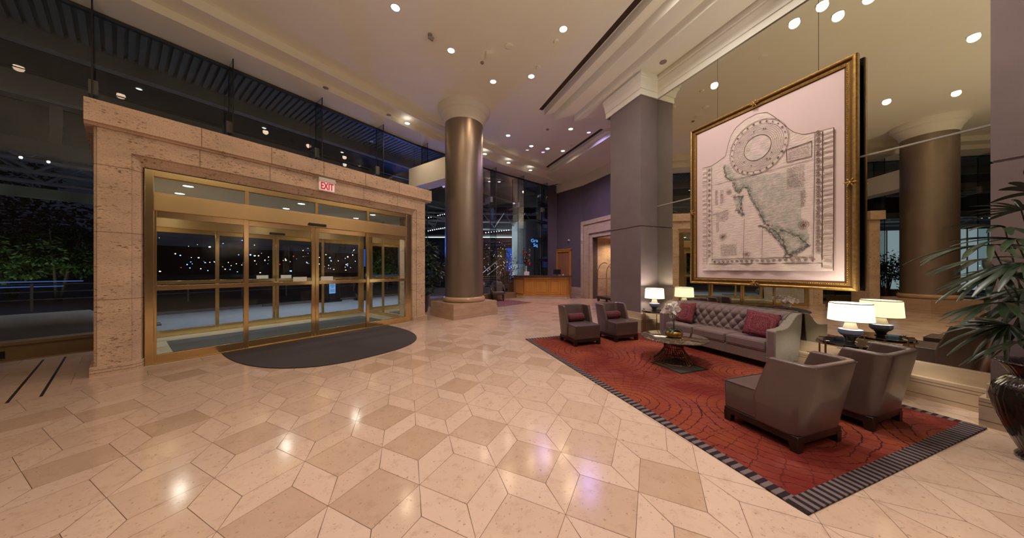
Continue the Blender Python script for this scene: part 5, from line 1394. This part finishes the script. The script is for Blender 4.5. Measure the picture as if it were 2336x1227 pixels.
# space-frame canopy of the forecourt
def space_frame(name, label, rows, z, e0, e1, pitch):
    t = thing(name, label, 'roof structure', WE(0, rows[0], z), AE)
    x0 = -rows[0]
    for o in rows:
        bm = BM(); tube(bm, [(-o-x0*1.0+0, e0, 0), (-o-x0, e1, 0)], 0.10, 8); obj('chord', bm, 'truss', t, smooth=True)
    for oa, ob in zip(rows, rows[1:]):
        bm = BM(); e = e0; k = 0
        while e < e1-pitch:
            om = (oa+ob)/2
            tube(bm, [(-oa-x0, e, 0), (-om-x0, e+pitch/2, 1.1), (-oa-x0, e+pitch, 0)], 0.06, 6); tube(bm, [(-ob-x0, e, 0), (-om-x0, e+pitch/2, 1.1), (-ob-x0, e+pitch, 0)], 0.06, 6); e += pitch
        tube(bm, [(-(oa+ob)/2-x0, e0, 1.1), (-(oa+ob)/2-x0, e1, 1.1)], 0.07, 6)
        obj('lattice', bm, 'truss', t)
    return t
space_frame('space_frame_canopy', 'white space-frame canopy outside the left glass wall', [16.95, 19.8, 22.2, 24.8], 5.5, -26, 16, 3.0)
bm = BM(); box(bm, -27.0, -26.8, -26, 16, 5.05, 5.55); box(bm, -27, -16.6, -26, 20, 6.9, 7.0); struct('canopy_fascia', bm, 'canopy', AE)
# shrubs and dark trees beyond the left window
def shrub(name, label, e, o, h, r, n, m, ls=0.22, trunk=0.5, cat='shrub'):
    p = WE(e, o); t = thing(name, label, cat, (p[0], p[1], -0.05))
    rg = random.Random(int(e*10+o*100)); bm = BM()
    for k in range(4): a = rg.uniform(0, 6.28); tube(bm, [(0.1*math.cos(a), 0.1*math.sin(a), 0), (r*0.3*math.cos(a), r*0.3*math.sin(a), h*0.5), (r*0.6*math.cos(a), r*0.6*math.sin(a), h*0.85)], [0.06, 0.04, 0.015], 6)
    obj('trunk', bm, 'bark', t, smooth=True)
    bm = BM(); cs = [(rg.uniform(-1, 1)*r*0.75, rg.uniform(-1, 1)*r*0.75, h*rg.uniform(trunk, 0.85), r*0.45, 0.8) for k in range(18)]
    leaf_cloud(bm, cs, n, ls, ls*0.28, rg); obj('foliage', bm, m, t)
    return t
for (e, o, lab) in ((-5.9, 27.5, 'green lit shrub at the far left edge outside the window'), (-3.7, 27.8, 'tallest green lit shrub in the middle of the left window'), (-1.9, 27.6, 'green lit shrub outside, touching the stone surround edge'), (-8.0, 27.5, 'green shrub outside beyond the left edge')):
    shrub('shrub', lab, e, o, 4.3, 1.5, 5200, 'hedge', 0.20, 0.25)
for (e, o, lab) in ((-8.5, 32, 'dark tree crown above the shrubs in the left window, left one'), (-3.6, 32.5, 'dark tree crown above the shrubs next to the stone surround')):
    shrub('tree', lab, e, o, 8.5, 2.6, 3000, 'ficus', 0.34, 0.45, 'tree')
for i, (e, o) in enumerate(((-6.5, 26.2), (-4.2, 26.2), (-2.2, 26.4))):
    s = WE(e, 24.6, 0.4); l = bpy.data.lights.new('garden_spot', 'SPOT'); l.energy = 130; l.color = (0.85, 1.0, 0.7); l.spot_size = R(95); l.spot_blend = 0.8; l.shadow_soft_size = 0.2
    lo = bpy.data.objects.new('garden_spot', l); COL.objects.link(lo); lo.location = s
    d = Vector(WE(e, 29, 3.8)) - Vector(s); lo.rotation_euler = d.to_track_quat('-Z', 'Y').to_euler()
# railing with the blue-lit quay beyond
t = thing('quay_railing', 'pale metal railing along the far side of the road outside the doors', 'railing', WE(0, 21.5, -0.05), AE)
bm = BM()
for z in (0.45, 0.75, 1.05): tube(bm, [(0, -20, z), (0, 22, z)], 0.022, 6)
obj('rail', bm, 'truss', t)
for k in range(22):
    bm = BM(); box(bm, -0.03, 0.03, -20+k*2-0.03, -20+k*2+0.03, 0, 1.08); obj('post', bm, 'truss', t)
bm = BM(); box(bm, -24, -23.6, -5.5, -1.0, 1.03, 1.07); box(bm, -24, -23.6, -4.0, -1.5, 0.82, 0.85); o = obj('light_strip', bm, emit('quay_blue_strip', (0.15, 0.32, 1.0), 0.22), rz=AE); tag(o, 'thin blue light strips beyond the shrubs outside the left window', 'light strip')
# city lights across the water
rg = random.Random(17); verts = []
bm = BM(); mats_ = []
cl = [emit('city_warm', (1.0, 0.72, 0.40), 5), emit('city_white', (1, 0.95, 0.9), 6), emit('city_blue', (0.15, 0.35, 1.0), 6), emit('city_red', (1.0, 0.05, 0.03), 4)]
for k in range(190):
    f = len(bm.faces); d = rg.uniform(70, 130); ang = rg.uniform(-52, -12)
    x, y = d*math.sin(R(ang)), d*math.cos(R(ang)); z = 1.6+d*rg.choice([rg.uniform(0.0, 0.035), rg.uniform(0.03, 0.06), rg.uniform(-0.01, 0.03), rg.uniform(0.03, 0.14)])
    s = rg.uniform(0.04, 0.14); ball(bm, (x, y, z), s, 5, 4, (rg.choice([1, 1, 2.2]), 1, 1))
    c = rg.choices([0, 1, 2, 3], [40, 25, 38, 4])[0]; bm.faces.ensure_lookup_table()
    for q_ in range(f, len(bm.faces)): bm.faces[q_].material_index = c
o = obj('distant_city_lights', bm, cl); tag(o, 'scattered coloured city lights far across the dark water', 'lights', kind='stuff')
bm = BM(); box(bm, -142, -141, -160, 160, -1, 9); struct('hill', bm, 'black_ground', AE)
# things on the forecourt
t = thing('valet_podium', 'dark podium with a blue-lit notice outside the right door', 'podium', WE(6.1, 15.6, -0.02), AE)
bm = BM(); box(bm, -0.32, 0.32, -0.36, 0.36, 0.10, 1.22); obj('cabinet', bm, 'black', t, bevel=0.01)
bm = BM(); box(bm, -0.38, 0.38, -0.42, 0.42, 0, 0.10); box(bm, -0.37, 0.37, -0.41, 0.41, 1.22, 1.27); obj('base_and_top', bm, 'black', t)
bm = BM(); box(bm, 0.321, 0.328, -0.14, 0.14, 0.42, 1.16); obj('notice', bm, 'blue_paper', t)
bm = BM()
for k, (w) in enumerate((0.10, 0.07, 0.0, 0.10, 0.09, 0.10, 0.05, 0.0, 0.09, 0.10)):
    if w: box(bm, 0.328, 0.330, -w, w, 1.08-k*0.062, 1.10-k*0.062)
obj('notice_lines', bm, 'ext_blue', t)
def planter(label, loc, r, h, m='urn'):
    t = thing('planter_bowl', label, 'planter', loc)
    bm = BM(); lathe(bm, [(0, 0), (r*0.6, 0), (r*0.95, h*0.35), (r, h*0.6), (r*0.85, h*0.92), (r*0.9, h), (r*0.8, h), (r*0.7, h*0.9), (0, h*0.88)], 28, cap=False); obj('bowl', bm, m, t, smooth=True)
    rg = random.Random(int(r*100)); bm = BM(); leaf_cloud(bm, [(0, 0, h+0.15, r*0.9, 0.5)], 260, 0.2, 0.05, rg); obj('foliage', bm, 'ficus', t); return t
p = WE(7.6, 15.0); planter('big dark round planter outside the right door, beside the podium', (p[0], p[1], -0.02), 0.55, 0.95)
bm = BM(); box(bm, -16.6, -16.5, 8.1, 9.5, 1.75, 2.75); box(bm, -16.6, -16.52, 8.75, 8.85, -0.03, 1.75); o = obj('blue_screen', bm, 'blue', rz=AE); tag(o, 'blue glowing screen seen through the right sliding door', 'screen')
t = thing('stone_bolster_bench', 'long grey rounded concrete bench outside the left window', 'bench', WE(-2.9, 11.5, -0.02), AE)
bm = BM(); n = 20; rings = []
for i in range(n+1):
    y = -3.2+6.0*i/n; e_ = min(1, (2.82-y)/0.16, (y+3.22)/0.16); r_ = 0.34*max(e_, 0.05)**0.5; rings.append([bm.verts.new((r_*math.cos(2*PI*k/20), y, 0.36+r_*math.sin(2*PI*k/20))) for k in range(20)])
for A, B in zip(rings, rings[1:]):
    for k in range(20): bm.faces.new((A[k], A[(k+1) % 20], B[(k+1) % 20], B[k]))
bm.faces.new(rings[0]); bm.faces.new(rings[-1]); obj('body', bm, 'concrete', t, smooth=True)
bm = BM(); lathe(bm, [(0, 0), (0.085, 0), (0.095, 0.02), (0.095, 0.17), (0.075, 0.18), (0, 0.17)], 18, cap=False); p = WE(-1.55, 11.5); o = obj('cup', bm, 'card', loc=(p[0], p[1], 0.675), smooth=True); tag(o, 'pale cup standing on the concrete bench outside the left window', 'cup')
t = thing('ochre_stand', 'ochre board on a grey post outside, touching the left edge of the stone surround', 'stand', WE(0.15, 13.2, -0.02), AE)
bm = BM(); box(bm, -0.05, 0.05, -0.55, 0.55, 1.0, 1.25); obj('board', bm, 'orange_panel', t); bm = BM(); box(bm, -0.04, 0.04, -0.52, -0.44, 0, 1.0); obj('post', bm, 'concrete', t)
bm = BM(); box(bm, -0.3, 0.3, -0.55, 0.55, 0, 0.04); obj('foot', bm, 'concrete', t)
bm = BM(); box(bm, -18.2, -18.0, -20, -9.3, 0.2, 4.3); o = obj('lit_shopfront', bm, emit('shopfront_glow', (0.60, 0.78, 1.0), 0.42), rz=AE); tag(o, 'pale blue glowing shopfront outside, reflected in the mirror beside the round column', 'shopfront')
bm = BM()
for k in range(10): box(bm, -18.0, -17.95, -19.5+k*1.1, -19.45+k*1.1, 0.2, 4.3)
struct('shopfront_mullions', bm, 'canopy', AE)
# ---- beyond the far glass: canopy, column, strings of bulbs, trees
t = thing('outdoor_column', 'thick pale outdoor column behind the flower vase', 'column', (1.25, 22.9, -0.05))
bm = BM(); lathe(bm, [(1.25, 0), (1.25, 2.05), (1.245, 2.06), (1.25, 2.07), (1.25, 5.3)], 64); obj('shaft', bm, 'ext_col', t, smooth=True)
bm = BM(); lathe(bm, [(1.256, 2.05), (1.256, 2.08)], 56, cap=False); obj('joint_ring', bm, 'dark_steel', t)
bm = BM(); box(bm, -12, 6, 25.6, 26.0, 5.3, 6.1); box(bm, -12, 6, 25.5, 26.2, 7.2, 9.0); struct('canopy_far', bm, 'canopy')
bm = BM(); box(bm, -12, 6, 25.8, 26.0, 6.1, 7.2); struct('window_far', bm, 'win_dark')
bm = BM()
for k in range(12): box(bm, -9.9+k*1.35, -9.8+k*1.35, 25.7, 26.0, 6.1, 7.2)
struct('window_far_mullions', bm, 'canopy')
bm = BM(); box(bm, -12, 0.4, 24.9, 25.1, 4.45, 4.62); struct('canopy_edge', bm, 'canopy')
bm = BM(); box(bm, -11, 0.3, 24.85, 24.9, 4.36, 4.42); o = obj('led_strip', bm, 'strip'); tag(o, 'long straight white LED strip under the far outdoor canopy', 'light strip')
bm = BM(); box(bm, -14, 8, 30, 30.2, -0.1, 9); struct('wall_far_building', bm, 'ext_wall')
bm = BM(); box(bm, -12, 2, 28.8, 29.0, 3.0, 4.4); struct('wall_far_soffit', bm, 'ext_blue')
bm = BM(); box(bm, -0.55, 0.25, 27.2, 27.3, 1.4, 3.6); box(bm, -0.2, -0.1, 27.22, 27.3, -0.1, 1.4); o = obj('blue_screen', bm, 'blue'); tag(o, 'tall blue glowing screen left of the pale outdoor column', 'screen')
bm = BM(); box(bm, -1.35, -0.65, 27.2, 27.3, 0, 3.6); o = obj('ochre_board', bm, 'orange_panel'); tag(o, 'dull brown panel beside the tall blue screen outside', 'panel')
def bulb_string(label, a, b, n, sag=0.0, r=0.034):
    t = thing('string_light', label, 'string lights', a, 0); A, B = Vector((0, 0, 0)), Vector(b)-Vector(a)
    f = lambda s: A.lerp(B, s)+Vector((0, 0, -sag*4*s*(1-s)))
    bm = BM(); tube(bm, [f(k/16) for k in range(17)], 0.008, 4); obj('cable', bm, 'black', t)
    for k in range(n):
        bm = BM(); ball(bm, f((k+0.5)/n)-Vector((0, 0, r)), r, 6, 5); obj('bulb', bm, 'bulb', t)
def at(x, y, Y): return ((x-1168)/645*Y, Y, 1.6-(y-613.5)/645*Y)
bulb_string('string of white bulbs high between the stone surround and the column', at(975, 496, 21), at(1016, 487, 23), 8)
bulb_string('lower string of white bulbs between the stone surround and the column', at(974, 526, 20), at(1017, 518, 21.5), 9)
bulb_string('string of white bulbs outside just right of the column shaft', at(1105, 530, 21), at(1168, 523, 24), 11)
bulb_string('short string of white bulbs outside above the blue sign letters', at(1210, 518, 24), at(1232, 512, 24), 4)
bulb_string('shortest string of bulbs outside under the other one near the blue sign', at(1212, 533, 23), at(1230, 530, 23), 3)
bulb_string('string of white bulbs seen through the right fixed door panel', at(898, 512, 24), at(928, 506, 26), 7)
bulb_string('long string of bulbs along the left canopy, reflected in the mirror', WE(-6.5, 15.0, 4.6), WE(-1.0, 15.5, 4.7), 14)
# white trusses under the far canopy
t = thing('far_roof_truss', 'pale roof trusses beyond the far glass wall', 'roof structure', (-6, 22.5, 4.9))
for k, (dz, dy) in enumerate(((0.0, 0), (0.5, -0.8), (1.0, -1.6))):
    bm = BM(); tube(bm, [(-5, dy, dz), (8.2, dy+1.5, dz)], 0.09, 6); obj('chord', bm, 'truss', t)
bm = BM()
for k in range(8): tube(bm, [(-5+k*1.6, 0, 0), (-4.2+k*1.6, -1.2, 0.9), (-3.4+k*1.6, 0, 0)], 0.05, 5)
obj('lattice', bm, 'truss', t)
shrub('tree', 'small rusty-leaved tree outside between the round column and the desk', -0.0, 0.0, 3.2, 1.1, 900, 'autumn', 0.13, 0.5, 'tree').location = at(1125, 664, 19.0)
shrub('tree', 'smaller rusty-leaved tree outside just left of the pale column', 0.1, 0.2, 2.6, 0.8, 700, 'autumn', 0.12, 0.5, 'tree').location = at(1152, 668, 18.8)
rg = random.Random(23)
for (x, Y, n, lab, h0, h1, sp) in ((1125, 18.9, 40, 'tiny fairy lights scattered in the larger rusty tree', 1.3, 3.4, 0.9), (1152, 18.7, 26, 'tiny fairy lights scattered in the smaller rusty tree', 1.2, 2.6, 0.6)):
    bm = BM(); c = at(x, 664, Y)
    for k in range(n): ball(bm, (c[0]+rg.uniform(-1, 1)*sp, c[1]+rg.uniform(-.6, .2), rg.uniform(h0, h1)), rg.uniform(0.012, 0.026), 5, 4)
    o = obj('fairy_lights', bm, emit('fairy', (1, 0.92, 0.85), 1.6)); tag(o, lab, 'lights', kind='stuff')
p = at(1157, 690, 17.8); planter('dark bowl planter outside beside the reception desk', (p[0], p[1], -0.02), 0.55, 0.8, 'dark_steel')
t = thing('stair_railing', 'white lit stair handrail outside right of the round column', 'railing', at(1106, 640, 18.2))
bm = BM(); tube(bm, [(-0.2, 0, 0.45), (0.75, 0.4, 1.25)], 0.025, 6); tube(bm, [(0.15, 0, 0.35), (0.9, 0.4, 0.95)], 0.018, 6); obj('handrail', bm, emit('lit_handrail', (0.8, 0.88, 1.0), 0.25), t)
bm = BM()
for k in range(5): tube(bm, [(-0.3, 0, -0.3+k*0.14), (0.9, 0.3, -0.3+k*0.14)], 0.012, 5)
obj('bars', bm, 'truss', t)
bm = BM(); tube(bm, [(0.95+0.2*math.cos(k*0.3), 0.1, 0.35+0.2*math.sin(k*0.3)) for k in range(22)], 0.02, 5); tube(bm, [(0.95+0.08*math.cos(k*0.35), 0.1, 0.35+0.08*math.sin(k*0.35)) for k in range(19)], 0.015, 5); obj('scroll', bm, 'truss', t)
bm = BM(); tube(bm, [(-0.2, 0, -0.85), (-0.2, 0, 0.45)], 0.025, 6); tube(bm, [(0.75, 0.4, -0.85), (0.75, 0.4, 1.25)], 0.02, 6); obj('post', bm, 'truss', t)
bm = BM(); prism(bm, [(-6, 16.6), (-0.4, 18.3), (-0.4, 18.8), (-6, 17.4)], -0.05, 0.42); struct('outdoor_wall', bm, 'concrete')
# neon lettering, cut off by the post as in the photograph
t = thing('neon_sign', 'blue neon letters outside near the end pier', 'sign', at(1219, 554, 20.4))
for txt, z, x in (('Gra', 0.16, 0.0), ('Sq', -0.17, 0.08)):
    bm = text_bm(txt, 0.33, 0.008)
    for v in bm.verts: v.co = Vector((v.co.x+x, -v.co.z, v.co.y+z))
    obj('letters', bm, 'blue_neon', t)
bm = BM(); box(bm, -0.3, 0.42, 0.03, 0.06, 0.10, 0.16); box(bm, -0.3, 0.42, 0.03, 0.06, -0.2, -0.14); obj('backing', bm, 'win_dark', t)
bm = BM(); box(bm, -0.05, 0.05, 0.08, 0.18, -3.55, 0.4); obj('post', bm, 'dark_steel', t)
# outdoor lamp light on the pale column and forecourt beyond
def arealight(name, loc, target, w, col, size):
    l = bpy.data.lights.new(name, 'SPOT'); l.energy = w; l.color = col; l.spot_size = R(100); l.spot_blend = 1; l.shadow_soft_size = size
    o = bpy.data.objects.new(name, l); COL.objects.link(o); o.location = loc
    o.rotation_euler = (Vector(target)-Vector(loc)).to_track_quat('-Z', 'Y').to_euler()
arealight('flood_lamp', (-5.0, 22.3, 4.4), (1.2, 22.9, 2.8), 900, (0.75, 0.9, 1.0), 0.2)
arealight('flood_lamp', (-2.0, 21.0, 4.8), (-1.0, 19.0, 1.0), 120, (1.0, 0.8, 0.7), 0.2)
arealight('blue_lamp', WE(10.5, 16.5, 3.2), WE(7.0, 7.3, 2.0), 900, (0.05, 0.16, 1.0), 0.25)
